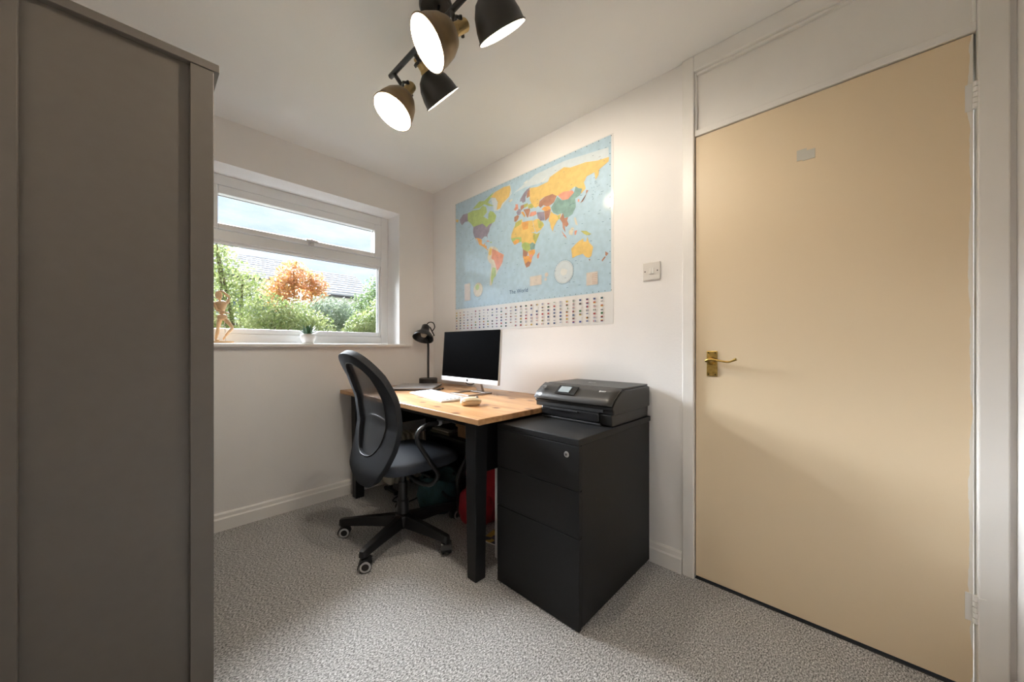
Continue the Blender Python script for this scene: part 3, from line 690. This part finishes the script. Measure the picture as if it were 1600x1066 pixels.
# ================================================================== window sill things
SZ = WZ0 + .022
mq = thing('artist_mannequin', 'jointed wooden artist mannequin posing on the window sill', 'mannequin', (-1.405, .075, SZ))
wood_m = pbr('pale_wood', (.62, .42, .24), .45, noise=.12, nscale=25)
FX = Matrix.Translation((-1.418, .075, SZ)) @ Matrix.Rotation(R(-18), 4, 'Z')
def limb(a, b, r0, r1, name, par, rm=None):
    a, b = Vector(a), Vector(b); l = (b-a).length; rm = rm or max(r0, r1)*1.08
    return obj(name, lathe([(0, -r0*.6), (r0*.75, -r0*.35), (r0, 0), (rm, l*.35), (r1, l), (r1*.75, l+r1*.35), (0, l+r1*.6)], a, (b-a), 14), wood_m, par, smooth=True, M=FX)
obj('stand', lathe([(0, 0), (.052, 0), (.054, .004), (.052, .013), (0, .014)], (.012, 0, 0), (0, 0, 1), 36), wood_m, mq, M=FX)
obj('support_rod', tube([(.024, .012, .012), (.018, .010, .150)], .0018, 8), steel_m, mq, M=FX)
body = obj('pelvis', superblob((.010, 0, .153), (.024, .018, .020), .8, .8, 18, 12), wood_m, mq, smooth=True, M=FX)
obj('waist', superblob((.008, 0, .180), (.012, .011, .014), 1, 1, 14, 10), wood_m, mq, smooth=True, M=FX)
obj('chest', lathe([(0, -.002), (.014, 0), (.020, .016), (.030, .044), (.026, .056), (.010, .062), (0, .063)], (.008, 0, .188), (-.06, 0, 1), 18), wood_m, mq, smooth=True, M=FX)
limb((0, 0, .246), (-.004, 0, .262), .007, .007, 'neck', mq)
obj('head', superblob((-.006, -.002, .282), (.017, .018, .025), .95, .95, 18, 14), wood_m, mq, smooth=True, M=FX)
limb((-.002, 0, .146), (-.010, 0, .082), .011, .008, 'thigh', mq); limb((-.010, 0, .078), (-.020, 0, .026), .0085, .006, 'shin', mq); limb((-.020, 0, .020), (-.004, -.014, .017), .006, .005, 'foot', mq)
limb((.022, 0, .146), (.060, -.012, .094), .011, .008, 'thigh', mq); limb((.060, -.012, .090), (.026, .004, .046), .0085, .006, 'shin', mq); limb((.024, .004, .042), (.014, .004, .022), .005, .004, 'foot', mq)
limb((.034, 0, .238), (.042, 0, .268), .008, .006, 'upper_arm', mq); limb((.042, 0, .274), (.016, -.004, .302), .007, .005, 'forearm', mq); limb((.014, -.004, .305), (-.006, -.006, .306), .0045, .003, 'hand', mq)
limb((-.028, -.004, .236), (-.012, -.022, .196), .008, .006, 'upper_arm', mq); limb((-.010, -.023, .192), (.026, -.028, .180), .007, .005, 'forearm', mq); limb((.030, -.028, .179), (.048, -.028, .174), .0045, .003, 'hand', mq)
pt = thing('potted_succulent', 'small spiky succulent in a white pot on the window sill', 'plant', (-.955, .06, SZ))
PC = Vector((-.955, .06, SZ))
obj('pot', lathe([(0, 0), (.028, 0), (.036, .008), (.045, .030), (.047, .050), (.044, .066), (.040, .066), (.042, .050), (.038, .052), (0, .054)], PC, (0, 0, 1), 36), pbr('white_ceramic', (.80, .79, .77), .25), pt, smooth=True)
obj('soil', lathe([(0, .057), (.040, .056)], PC, (0, 0, 1), 24), pbr('soil', (.03, .02, .012), .95, noise=.4, nscale=80), pt)
leafm = pbr('succulent_green', (.035, .085, .032), .45, noise=.3, nscale=30)
rnd = random.Random(3)
for k in range(22):
    a = k*2.399; el = R(18 + 62*(k/21)); l = .088 - .016*(k/21)
    dv = Vector((math.cos(a)*math.cos(el), math.sin(a)*math.cos(el), math.sin(el)))
    p0 = PC + Vector((0, 0, .058)); side = dv.cross(Vector((0, 0, 1))).normalized()*.0095; up = side.cross(dv).normalized()
    bm = bmesh.new()
    pts = [p0, p0 + dv*l*.45 + side, p0 + dv*l*.45 - side, p0 + dv*l + Vector((0, 0, .006)), p0 + dv*l*.4 - up*.004 if up.z > 0 else p0 + dv*l*.4 + up*.004]
    v = [bm.verts.new(p) for p in pts]
    for f in ((0, 1, 3), (0, 3, 2), (0, 4, 1), (0, 2, 4), (1, 4, 3), (2, 3, 4)): bm.faces.new([v[i] for i in f])
    bmesh.ops.recalc_face_normals(bm, faces=bm.faces)
    obj('leaf', bm, leafm, pt)

# ================================================================== map poster (flat print)
PY0, PY1, PZ0, PZ1 = -.309, -1.684, 1.170, 2.183
po_ = thing('map_poster', 'large glossy world map poster with rows of flags on the wall', 'poster', (-.001, -1.0, PZ0))
pm = {k: poster_mat(k, c, n) for k, (c, n) in dict(
    sheet=((.76, .755, .74), 0), sea=((.42, .585, .70), .05), land=((.66, .62, .50), .08), yellow=((.72, .50, .16), .07), green=((.38, .50, .17), .10), purple=((.27, .24, .31), .12),
    orange=((.72, .36, .10), .12), teal=((.20, .34, .31), .12), pink=((.70, .31, .22), .1), olive=((.45, .45, .13), .12), brown=((.40, .20, .13), .12), ice=((.70, .72, .70), .03),
    ink=((.03, .07, .17), 0), black=((.02, .02, .02), 0), red=((.34, .03, .03), 0), blue=((.04, .06, .22), 0), fgreen=((.03, .14, .05), 0), fyellow=((.5, .34, .06), 0), insetc=((.62, .56, .50), .06), shelf=((.60, .68, .72), .03)).items()}
obj('sheet', box((-.0016, PY0, PZ0), (-.0004, PY1, PZ1)), pm['sheet'], po_)
MY = lambda lon: -(.9930 + .003728*lon)
MZ = lambda lat: 1.712 + .0043*lat + (1.14e-5*lat*lat if lat > 0 else 0)
keys = list(pm)
def flat(polys, x, name):
    """polys: list of (material key, [(y, z), ...]) -> one print layer"""
    bm = bmesh.new(); used = []
    for i_, (k, pl) in enumerate(polys):
        if k not in used: used.append(k)
        v = [bm.verts.new((x - (2e-5*i_ if len(polys) < 120 else 4e-6*i_), y, z)) for y, z in pl]
        try: f = bm.faces.new(v)
        except ValueError: continue
        f.normal_update()
        if f.normal.x > 0: f.normal_flip()
        f.material_index = used.index(k)
    bmesh.ops.triangulate(bm, faces=bm.faces)
    return obj(name, bm, [pm[k] for k in used], po_)
flat([('sea', [(-.318, 1.343), (-1.672, 1.343), (-1.672, 2.178), (-.318, 2.178)])], -.0018, 'sea_print')
LL = lambda k, s: (k, [(MY(float(a)), MZ(float(b))) for a, b in (p.split(',') for p in s.split())])
shelfs = [LL('shelf', '-10,72 40,82 100,83 178,78 178,66 120,68 60,70 20,73'), LL('shelf', '-70,76 -20,84 -15,72 -50,58 -62,60')]
flat(shelfs, -.0019, 'shelf_sea_print')
land = [
 LL('purple', '-168,66 -156,71 -141,70 -141,60 -130,55 -135,59 -150,60 -160,57 -165,61'),
 LL('green', '-141,70 -125,71 -105,69 -95,72 -85,69 -82,62 -93,58 -86,55 -79,52 -78,59 -73,62 -64,59 -56,53 -60,46 -67,45 -75,45 -83,42 -95,49 -123,49 -131,55 -141,60'),
 LL('green', '-125,73 -105,79 -90,77 -62,83 -70,78 -80,73 -62,66 -75,68 -90,73 -105,71'),
 LL('purple', '-123,49 -95,49 -83,42 -75,45 -67,45 -74,40 -76,35 -81,31 -80,25 -83,29 -90,30 -97,27 -103,29 -110,31 -117,32 -121,35 -124,42'),
 LL('orange', '-117,32 -110,31 -103,29 -97,26 -97,20 -91,18 -87,21 -88,16 -83,15 -83,10 -78,8 -80,7 -86,11 -95,16 -105,20 -109,26 -113,31 -115,30 -110,23 -113,26'),
 LL('pink', '-85,22 -80,23 -74,20 -77,20'), LL('green', '-73,19 -68,19 -69,17 -74,18'),
 LL('yellow', '-55,60 -45,60 -40,65 -22,70 -18,77 -20,82 -35,83.5 -60,82 -72,78 -58,75 -52,69 -53,65'),
 LL('land', '-24,65 -14,66 -14,64 -20,63'),
 LL('land', '-80,9 -72,12 -61,10 -52,5 -50,0 -35,-7 -39,-15 -41,-22 -48,-27 -54,-34 -58,-38 -64,-41 -67,-47 -69,-53 -74,-52 -73,-40 -71,-30 -70,-18 -77,-12 -81,-5 -78,2'),
 LL('pink', '-68,8 -60,5 -50,0 -36,-7 -39,-18 -48,-27 -54,-30 -58,-20 -62,-12 -70,-8 -68,-1'),
 LL('yellow', '-78,2 -72,11 -68,7 -70,-2 -76,-2'), LL('green', '-66,-23 -58,-25 -57,-38 -64,-42 -68,-52 -71,-40 -69,-30'),
 LL('yellow', '-17,15 -16,21 -10,29 -1,36 10,37 11,33 20,32 25,32 34,31 37,22 40,15 30,15 22,10 14,10 8,13 0,14 -10,13'),
 LL('olive', '-6,35 9,37 8,31 -8,28'), LL('orange', '8,33 25,32 24,22 12,22'),
 LL('green', '-17,15 -10,15 0,14 8,13 10,6 4,6 -5,5 -9,5 -14,10'),
 LL('orange', '-13,9 -8,4 2,6 4,10 -4,12'),
 LL('yellow', '8,13 14,10 22,10 30,15 37,14 43,11 51,12 44,2 40,-3 30,-1 18,4 10,3 9,5'),
 LL('olive', '36,14 43,11 51,12 44,2 41,-2 36,5'),
 LL('green', '10,3 18,4 30,-1 30,-8 24,-12 12,-6 9,0'), LL('teal', '28,-1 34,1 40,-3 39,-10 30,-10'),
 LL('brown', '12,-6 24,-12 22,-18 12,-17'), LL('orange', '24,-11 34,-10 40,-11 40,-16 34,-21 26,-18'),
 LL('orange', '12,-17 26,-18 32,-22 32,-28 27,-34 20,-35 17,-30'), LL('pink', '27,-17 35,-17 33,-25 29,-23'), LL('brown', '17,-29 20,-35 27,-34 31,-29 25,-26'),
 LL('pink', '44,-20 50,-16 48,-25 45,-25'),
 LL('brown', '-9,37 -9,43 -1,44 3,42 0,38 -5,36'), LL('purple', '-4,48 2,51 8,49 7,44 3,43 -1,44'), LL('brown', '7,54 14,54 15,50 8,48 6,51'), LL('olive', '14,54 24,54 23,50 15,50'),
 LL('orange', '7,46 13,46 18,40 16,38 12,42'), LL('brown', '13,48 28,47 29,44 24,36 21,38 17,44'), LL('olive', '24,52 38,52 39,47 32,46 24,48'),
 LL('pink', '-10,52 -6,55 -6,58 0,57 1,51 -5,50'),
 LL('purple', '5,59 6,62 14,67 22,70 30,71 24,66 18,62 18,57 12,56 9,59'), LL('brown', '21,60 29,61 30,68 24,68 21,63'),
 LL('pink', '26,37 30,42 42,41 44,37 36,36'), LL('yellow', '35,30 43,31 50,30 56,24 60,20 52,15 43,13 38,21'), LL('olive', '45,30 56,25 59,22 54,17 48,18'),
 LL('purple', '44,39 60,37 61,26 52,27 46,32'), LL('brown', '60,38 74,37 70,28 62,25'),
 LL('yellow', '28,70 45,68 68,69 72,73 100,77 112,74 140,73 160,70 179,69 178,65 163,61 162,56 157,52 155,60 142,59 137,54 140,47 132,43 130,48 120,53 108,50 98,51 86,50 77,54 60,54 50,52 48,46 40,45 32,52 28,57'),
 LL('brown', '48,46 50,51 61,54 77,54 86,50 80,44 68,41 58,45 52,43'),
 LL('orange', '60,43 72,41 74,37 62,37 54,41'),
 LL('pink', '88,50 98,52 116,50 119,47 108,42 97,43'),
 LL('teal', '74,39 80,43 87,49 96,43 108,42 119,47 122,53 127,50 134,48 130,42 121,40 122,35 122,30 116,23 108,21 101,22 97,28 88,28 79,32'),
 LL('yellow', '69,24 74,35 79,31 88,27 95,28 92,22 87,21 80,14 78,8 74,14 72,21'), LL('olive', '88,27 92,26 92,22 89,22'),
 LL('brown', '92,22 98,28 101,21 108,21 106,17 109,12 105,9 101,12 103,2 98,9 97,16'), LL('land', '95,5 105,-5 106,-7 114,-9 105,-7'), LL('pink', '95,6 104,-3 105,-6 101,-3'),
 LL('land', '109,2 115,7 119,5 116,-4 110,-2'), LL('pink', '120,1 125,1 122,-5 120,-4'), LL('land', '119,18 122,18 126,7 122,9'), LL('olive', '131,-1 141,-3 150,-9 142,-9 137,-6'),
 LL('pink', '126,38 129,38 129,35 126,35'), LL('brown', '130,33 136,36 141,41 145,44 141,45 140,39 135,34'),
 LL('yellow', '114,-22 122,-17 128,-14 136,-12 136,-16 141,-17 143,-11 146,-19 153,-26 150,-37 146,-39 140,-37 135,-32 124,-33 116,-35'),
 LL('brown', '145,-41 148,-41 147,-43'), LL('brown', '173,-35 178,-38 175,-41 173,-40'), LL('brown', '172,-41 174,-42 168,-47 167,-45'),
 LL('yellow', '-180,68 -170,66 -174,63 -180,65'),
 LL('land', '80,8 82,7 81,6'), LL('ice', '12,78 25,80 20,77'), LL('ice', '52,72 68,76 57,71'),
]
flat(land, -.0021, 'land_print')['kind'] = 'stuff'
# insets, border ticks, lettering, flags
ins = []
def disc(k, y, z, r, n=28): ins.append((k, [(y + r*math.cos(2*math.pi*i/n), z + r*math.sin(2*math.pi*i/n)) for i in range(n)]))
def ring(k, y, z, r, wd_, n=30):
    for i in range(n):
        a0, a1 = 2*math.pi*i/n, 2*math.pi*(i+.8)/n
        ins.append((k, [(y+r*math.cos(a0), z+r*math.sin(a0)), (y+r*math.cos(a1), z+r*math.sin(a1)), (y+(r-wd_)*math.cos(a1), z+(r-wd_)*math.sin(a1)), (y+(r-wd_)*math.cos(a0), z+(r-wd_)*math.sin(a0))]))
def rect(k, y0, y1, z0, z1): ins.append((k, [(y0, z0), (y1, z0), (y1, z1), (y0, z1)]))
disc('shelf', -1.365, 1.490, .068); ring('ink', -1.365, 1.490, .072, .0012); ring('ink', -1.365, 1.490, .064, .0008)
ins.append(('ice', [(-1.340, 1.495), (-1.352, 1.512), (-1.372, 1.508), (-1.392, 1.497), (-1.383, 1.474), (-1.362, 1.468), (-1.346, 1.478)]))
rect('insetc', -1.100, -1.196, 1.437, 1.497); rect('insetc', -1.520, -1.592, 1.390, 1.462)
for i in range(6): rect('brown', -1.556, -1.588, 1.398 + i*.010, 1.400 + i*.010)
for i in range(7): rect('land', -1.104, -1.192, 1.441 + i*.008, 1.4425 + i*.008)
disc('land', -.590, 1.470, .052); disc('green', -.582, 1.490, .022, 14); ring('ink', -.590, 1.470, .054, .0008)
rect('insetc', -.430, -.500, 1.400, 1.530); disc('insetc', -1.235, 1.492, .014, 12); disc('insetc', -1.228, 1.465, .010, 12)
rr = random.Random(5)
for i in range(37):
    y = -.318 - 1.354*i/36
    rect('black', y, y-.0035, 2.1685, 2.1745) if i % 2 == 0 else rect('ink', y, y-.004, 2.171, 2.174)
    rect('black', y, y-.0035, 1.347, 1.352)
for i in range(14): rect('black', -1.664, -1.668, 1.38 + i*.058, 1.384 + i*.058); rect('black', -.322, -.326, 1.38 + i*.058, 1.384 + i*.058)
for i in range(150):
    y = rr.uniform(-.34, -1.65); z = rr.uniform(1.37, 2.15); rect('ink', y, y-rr.uniform(.006, .016), z, z+.0015)
for i in range(16):
    y = -1.545 - rr.uniform(0, .08); z = 1.86 + rr.uniform(0, .10); rect('ink', y, y-.003, z, z+.003)
flat(ins, -.0036, 'inset_print')['kind'] = 'stuff'
fl = []
cols, rows_ = 29, 7
fk = ['red', 'blue', 'black', 'fgreen', 'fyellow', 'ink', 'sheet', 'red', 'blue', 'ink']
for i in range(cols):
    for j in range(rows_):
        y = -.322 - 1.335*i/cols; z = 1.318 - j*.0205; wd_, ht = .0145, .0100
        m3 = rr.choice(('h', 'v', 'd', 's')); k = [rr.choice(fk) for _ in range(3)]
        def q(k_, a0, a1, b0, b1): fl.append((k_, [(y - wd_*a0, z - ht*b0), (y - wd_*a1, z - ht*b0), (y - wd_*a1, z - ht*b1), (y - wd_*a0, z - ht*b1)]))
        if m3 == 'h': q(k[0], 0, 1, 0, .33); q('sheet' if rr.random() < .5 else k[1], 0, 1, .33, .66); q(k[2], 0, 1, .66, 1)
        elif m3 == 'v': q(k[0], 0, .33, 0, 1); q('sheet' if rr.random() < .5 else k[1], .33, .66, 0, 1); q(k[2], .66, 1, 0, 1)
        elif m3 == 'd': q(k[0], 0, 1, 0, 1)
        else: q(k[0], 0, 1, 0, .5); q(k[1], 0, 1, .5, 1)
        q('insetc', 1.12, 1.75, .2, .38); q('insetc', 1.12, 1.6, .6, .78)
fo = flat(fl, -.0020, 'flag_print'); fo['kind'] = 'stuff'
text_mesh('lettering', 'The World', .037, pm['ink'], po_, Matrix.Translation((-.0046, -.916, 1.404)) @ Matrix(((0, 0, -1, 0), (-1, 0, 0, 0), (0, 1, 0, 0), (0, 0, 0, 1))), 0)

# ================================================================== ceiling spot bar
cl = thing('ceiling_spotlight_bar', 'black and brass ceiling spotlight bar with lit dome shades', 'ceiling light', (-.965, -1.46, H))
BX, BZ = -.962, 2.262
obj('canopy', lathe([(0, 0), (.060, 0), (.062, -.006), (.062, -.022), (.056, -.026), (0, -.026)], (BX, -1.46, H), (0, 0, 1), 36), shadeout_m, cl, .002)
for y in (-1.44, -1.48): obj('stem', tube([(BX, y, H-.025), (BX, y, BZ)], .006, 10), blackmetal_m, cl, smooth=True)
obj('bar', tube([(BX, -1.105, BZ), (BX, -1.815, BZ)], .011, 16), blackmetal_m, cl, smooth=True)
bulb_m = bpy.data.materials.new('lit_bulb'); bulb_m.use_nodes = True
t_ = bulb_m.node_tree; t_.nodes.clear(); em = t_.nodes.new('ShaderNodeEmission'); oo = t_.nodes.new('ShaderNodeOutputMaterial')
em.inputs[0].default_value = (1.0, .89, .75, 1); em.inputs[1].default_value = BULB; t_.links.new(em.outputs[0], oo.inputs[0])
tan_m = pbr('lamp_tan', (.20, .135, .065), .42, metal=.35, noise=.2, nscale=14)  # tan outer colour on some shades, black on the others
def head(mount, rim, axis, outer, size=1.0):
    """mount on the bar, rim = centre of the mouth, axis points out of the mouth"""
    rim = Vector(rim); axis = Vector(axis).normalized(); D = .083*size; Hh = .115*size
    apex = rim - axis*Hh; sock = apex - axis*.062
    g = obj('shade', lathe([(.020, -.002), (D*.36, .004), (D*.62, Hh*.16), (D*.82, Hh*.40), (D*.94, Hh*.70), (D*.985, Hh*.95), (D*1.03, Hh*.96), (D*1.035, Hh*.985), (D*1.0, Hh)], apex, axis, 40), outer, cl, smooth=True)
    ln = obj('shade_lining', lathe([(0, .006), (D*.34, .008), (D*.60, Hh*.19), (D*.80, Hh*.42), (D*.92, Hh*.71), (D*.97, Hh*.96), (D*.985, Hh*.995)], apex, axis, 40), shadein_m, g, smooth=True)
    bo = apex + axis*.012
    b_ = obj('bulb', lathe([(0, 0), (.011, 0), (.012, .008), (.021, .024), (.024, .036), (.021, .048), (.011, .057), (0, .059)], bo, axis, 24), bulb_m, g, smooth=True); b_['label'] = 'glowing bulb'
    so = obj('socket', lathe([(0, 0), (.018, .001), (.021, .006), (.021, .050), (.025, .058), (.025, .066), (0, .066)], sock, axis, 24), brass2_m, cl, smooth=False)
    m = Vector(mount); side = axis.cross(m - sock).normalized() if axis.cross(m - sock).length > 1e-4 else Vector((1, 0, 0))
    hinge = sock + axis*.022 + (m - sock - axis*axis.dot(m - sock)).normalized()*.034 if (m - sock).length > .02 else sock
    obj('swivel', tube([m, m + (hinge-m)*.45, hinge], .0085, 10), shadeout_m, cl, smooth=True)
    yk = []
    for s_ in (-1, 1):
        obj('yoke', tube([hinge + side*.004*s_, hinge + side*.022*s_ + (sock+axis*.02-hinge)*.3, sock + axis*.022 + side*.024*s_], .0055, 8), shadeout_m, cl, smooth=True)
    obj('yoke_screw', tube([sock + axis*.022 - side*.031, sock + axis*.022 + side*.031], .0065, 10), shadeout_m, cl, smooth=True)
c46, s46 = math.cos(.80372), math.sin(.80372)
RV = Vector((c46, -s46, 0)); FV = Vector((s46, c46, 0)); UV = Vector((0, 0, 1))
def aim(rim, toward, r_, u_):
    v = (CAM - Vector(rim)).normalized(); r2 = (RV - v*v.dot(RV)).normalized(); u2 = r2.cross(v)*-1; u2 = u2 if u2.z > 0 else -u2; return v*toward + r2*r_ + u2*u_
RA, RB, RC, RD = (-1.010, -1.214, 2.028), (-.798, -1.272, 2.160), (-1.076, -1.578, 2.060), (-.900, -1.759, 2.098)
head((BX, -1.135, BZ), RA, aim(RA, .60, -.56, -.56), tan_m)
head((BX, -1.300, BZ), RB, aim(RB, .03, .515, -.857), shadeout_m)
head((BX, -1.560, BZ), RC, aim(RC, .50, -.81, -.31), tan_m)
head((BX, -1.780, BZ), RD, aim(RD, .14, .42, -.905), shadeout_m)

# ================================================================== garden and houses outside
gm = pbr('dry_lawn', (.22, .215, .15), .95, noise=.3, nscale=3)
struct('ground_outside', box((-22, .32, -.62), (30, 60, -.55)), gm, 'lawn outside the window')
bpy.data.objects['ground_outside']['kind'] = 'structure'
def leafmat(name, cols):
    m = bpy.data.materials.new(name); m.use_nodes = True; t = m.node_tree; b = t.nodes['Principled BSDF']
    co = t.nodes.new('ShaderNodeTexCoord'); n = t.nodes.new('ShaderNodeTexNoise'); n.inputs['Scale'].default_value = 5; n.inputs['Detail'].default_value = 8; n.inputs['Roughness'].default_value = .8
    t.links.new(co.outputs['Object'], n.inputs['Vector'])
    r = t.nodes.new('ShaderNodeValToRGB'); e = r.color_ramp.elements
    e[0].position = .32; e[0].color = (*cols[0], 1); e[1].position = .68; e[1].color = (*cols[-1], 1)
    for i, c in enumerate(cols[1:-1]):
        x = e.new(.32 + .36*(i+1)/(len(cols)-1)); x.color = (*c, 1)
    t.links.new(n.outputs['Fac'], r.inputs[0]); t.links.new(r.outputs[0], b.inputs['Base Color']); b.inputs['Roughness'].default_value = .55
    tr_ = t.nodes.new('ShaderNodeBsdfTranslucent'); t.links.new(r.outputs[0], tr_.inputs[0]); mx = t.nodes.new('ShaderNodeMixShader'); mx.inputs[0].default_value = .5
    t.links.new(b.outputs[0], mx.inputs[1]); t.links.new(tr_.outputs[0], mx.inputs[2]); t.links.new(mx.outputs[0], t.nodes['Material Output'].inputs[0])
    return m
LG = leafmat('leaf_light_green', [(.05, .09, .022), (.18, .24, .07), (.34, .37, .15), (.52, .52, .33)])
LM_ = leafmat('leaf_mid_green', [(.04, .08, .03), (.14, .21, .075), (.30, .36, .15)])
LO = leafmat('leaf_autumn', [(.22, .17, .05), (.48, .30, .09), (.52, .22, .10), (.55, .42, .20)])
LS = leafmat('leaf_silver', [(.09, .14, .07), (.25, .31, .20), (.46, .50, .40)])
barkm = pbr('bark', (.10, .07, .045), .9, noise=.3, nscale=12)
def foliage(clumps, n, size, seed):
    rn = random.Random(seed); V = []; F = []
    tot = sum(c[3]*c[4]*c[5] for c in clumps)
    for (cx, cy, cz, rx, ry, rz) in clumps:
        for _ in range(int(n*rx*ry*rz/tot)):
            while True:
                p = Vector((rn.uniform(-1, 1), rn.uniform(-1, 1), rn.uniform(-1, 1)))
                if .10 < p.length < 1: break
            p *= .55 + .45*p.length
            c = Vector((cx + p.x*rx, cy + p.y*ry, cz + p.z*rz))
            a = Vector((rn.gauss(0, 1), rn.gauss(0, 1), rn.gauss(0, 1))).normalized(); b = a.orthogonal().normalized(); s_ = size*rn.uniform(.6, 1.3)
            i = len(V); V += [c - a*s_, c + b*s_*.45, c + a*s_, c - b*s_*.45]; F.append((i, i+1, i+2, i+3))
    return V, F
def tree(name, label, cat, base, clumps, n, size, mat, seed, group=None, trunk=.06, limbs=5):
    t = thing(name, label, cat, base, group)
    V, F = foliage(clumps, n, size, seed); me = bpy.data.meshes.new('foliage'); me.from_pydata([tuple(v) for v in V], [], F); me.materials.append(mat)
    o = bpy.data.objects.new('foliage', me); C.objects.link(o); o.parent = t; o.matrix_parent_inverse = parent_world(t).inverted(); o['kind'] = 'stuff'
    rn = random.Random(seed+50); bm = bmesh.new(); b = Vector(base)
    for k in range(limbs):
        c = clumps[k % len(clumps)]; e = Vector((c[0], c[1], c[2] + c[5]*.4)); mid = b.lerp(e, .5) + Vector((rn.uniform(-.1, .1), rn.uniform(-.1, .1), .1))
        tube([b + Vector((rn.uniform(-.05, .05), rn.uniform(-.05, .05), 0)), mid, e], [trunk, trunk*.6, trunk*.25], 8, bm)
    obj('trunk', bm, barkm, t)
G = -.55
gp = 'garden shrubs and trees seen through the window'
tree('autumn_tree', 'small tree with orange autumn leaves in the middle of the window view', 'tree', (1.25, 8.6, G), [(1.20, 8.6, 2.95, .45, .4, .50), (.82, 8.5, 2.45, .45, .4, .5), (1.75, 8.7, 2.75, .42, .4, .5), (1.3, 8.5, 1.9, .6, .4, .6)], 5200, .055, LO, 11, gp, .05)
tree('tall_shrub', 'tall pale green shrub at the left of the window view', 'shrub', (-.25, 7.0, G), [(-.65, 7.0, 3.0, .42, .45, .6), (-.20, 7.0, 2.35, .50, .45, .6), (-.8, 7.0, 2.0, .6, .45, .8), (-.3, 7.0, 1.2, .8, .45, .9)], 7000, .045, LG, 12, gp)
tree('round_shrub', 'dense mid green shrub at the right of the window view', 'shrub', (3.3, 7.2, G), [(2.95, 7.2, 2.55, .45, .5, .55), (2.45, 7.2, 1.95, .35, .5, .6), (3.5, 7.2, 2.1, .6, .5, 1.0), (3.0, 7.1, 1.2, .8, .5, 1.1)], 11000, .048, LM_, 13, gp)
tree('silvery_bush', 'silvery green bush low in the middle of the window view', 'shrub', (1.6, 6.9, G), [(1.45, 6.8, 1.75, .5, .4, .60), (1.0, 6.8, 1.4, .5, .4, .8), (1.85, 6.8, 1.5, .3, .4, .8)], 8000, .042, LS, 14, gp, .04)
tree('low_bush', 'yellowish low bush just below the autumn tree', 'shrub', (.55, 5.7, G), [(.45, 5.7, 1.50, .45, .4, .55), (.85, 5.7, 1.2, .45, .4, .65), (.0, 5.7, 1.45, .5, .4, .7)], 8000, .04, LG, 15, gp, .04)
tree('leafy_bush', 'bright green bush low at the right of the window view', 'shrub', (2.1, 5.6, G), [(1.85, 5.6, 1.35, .45, .4, .55), (2.35, 5.6, 1.65, .5, .4, .65), (1.6, 5.6, 1.0, .30, .4, .7)], 8000, .042, LG, 16, gp, .04)
# houses
rend = pbr('pale_render', (.74, .73, .70), .85, noise=.05, nscale=2); rooft = pbr('grey_roof_tile', (.66, .64, .63), .55, noise=.12, nscale=1.5)
fas = pbr('dark_fascia', (.06, .055, .05), .6); dglass = pbr('dark_window_glass', (.08, .12, .17), .15, spec=.8)
def house(label, x0, x1, y0, y1, ze, zr, wins, gable=True):
    h = thing('house', label, 'house', ((x0+x1)/2, (y0+y1)/2, G), 'houses beyond the garden')
    ym = (y0+y1)/2
    bm = box((x0, y0, G), (x1, y1, ze))
    obj('wall', bm, rend, h)
    rf = obj('roof', prism([(y0-.35, ze-.05), (ym, zr), (y1+.35, ze-.05), (y1+.35, ze+.12), (ym, zr+.18), (y0-.35, ze+.12)], 0, x0-.3, x1+.3), rooft, h)
    obj('gable', prism([(y0, ze), (y1, ze), (ym, zr)], 0, x0, x1), rend, h)
    for k in range(9):      # raised tile courses
        t = (k+.5)/9; y = y0-.35 + (ym-y0+.35)*t; z = ze+.12 + (zr+.06-ze)*t
        obj('tile_course', box((x0-.3, y-.03, z), (x1+.3, y+.03, z+.045)), rooft, rf)
    obj('gutter', box((x0-.3, y0-.47, ze-.16), (x1+.3, y0-.35, ze-.02)), fas, h)
    for wx, wz, ww, wh_ in wins:
        f = obj('window_frame', boxes(((wx-ww/2-.08, y0-.06, wz-wh_/2-.08), (wx+ww/2+.08, y0, wz+wh_/2+.08))), upvc_m, h)
        for s_ in (-1, 1): obj('pane', box((wx+s_*ww/4-ww/4+.04, y0-.075, wz-wh_/2), (wx+s_*ww/4+ww/4-.04, y0-.055, wz+wh_/2)), dglass, f)
house('pale house with a broad tiled roof at the left of the window view', -3.0, 3.9, 19.5, 25.5, 4.55, 6.1, [(1.2, 3.2, 1.3, 1.1), (3.0, 3.2, 1.3, 1.1), (2.6, .9, 1.5, 1.2)])
house('pale house with a tiled roof right of the autumn tree', 5.2, 8.6, 20.5, 26.0, 4.2, 5.9, [(5.9, 3.0, 1.0, 1.0), (7.6, 3.0, 1.0, 1.0)])
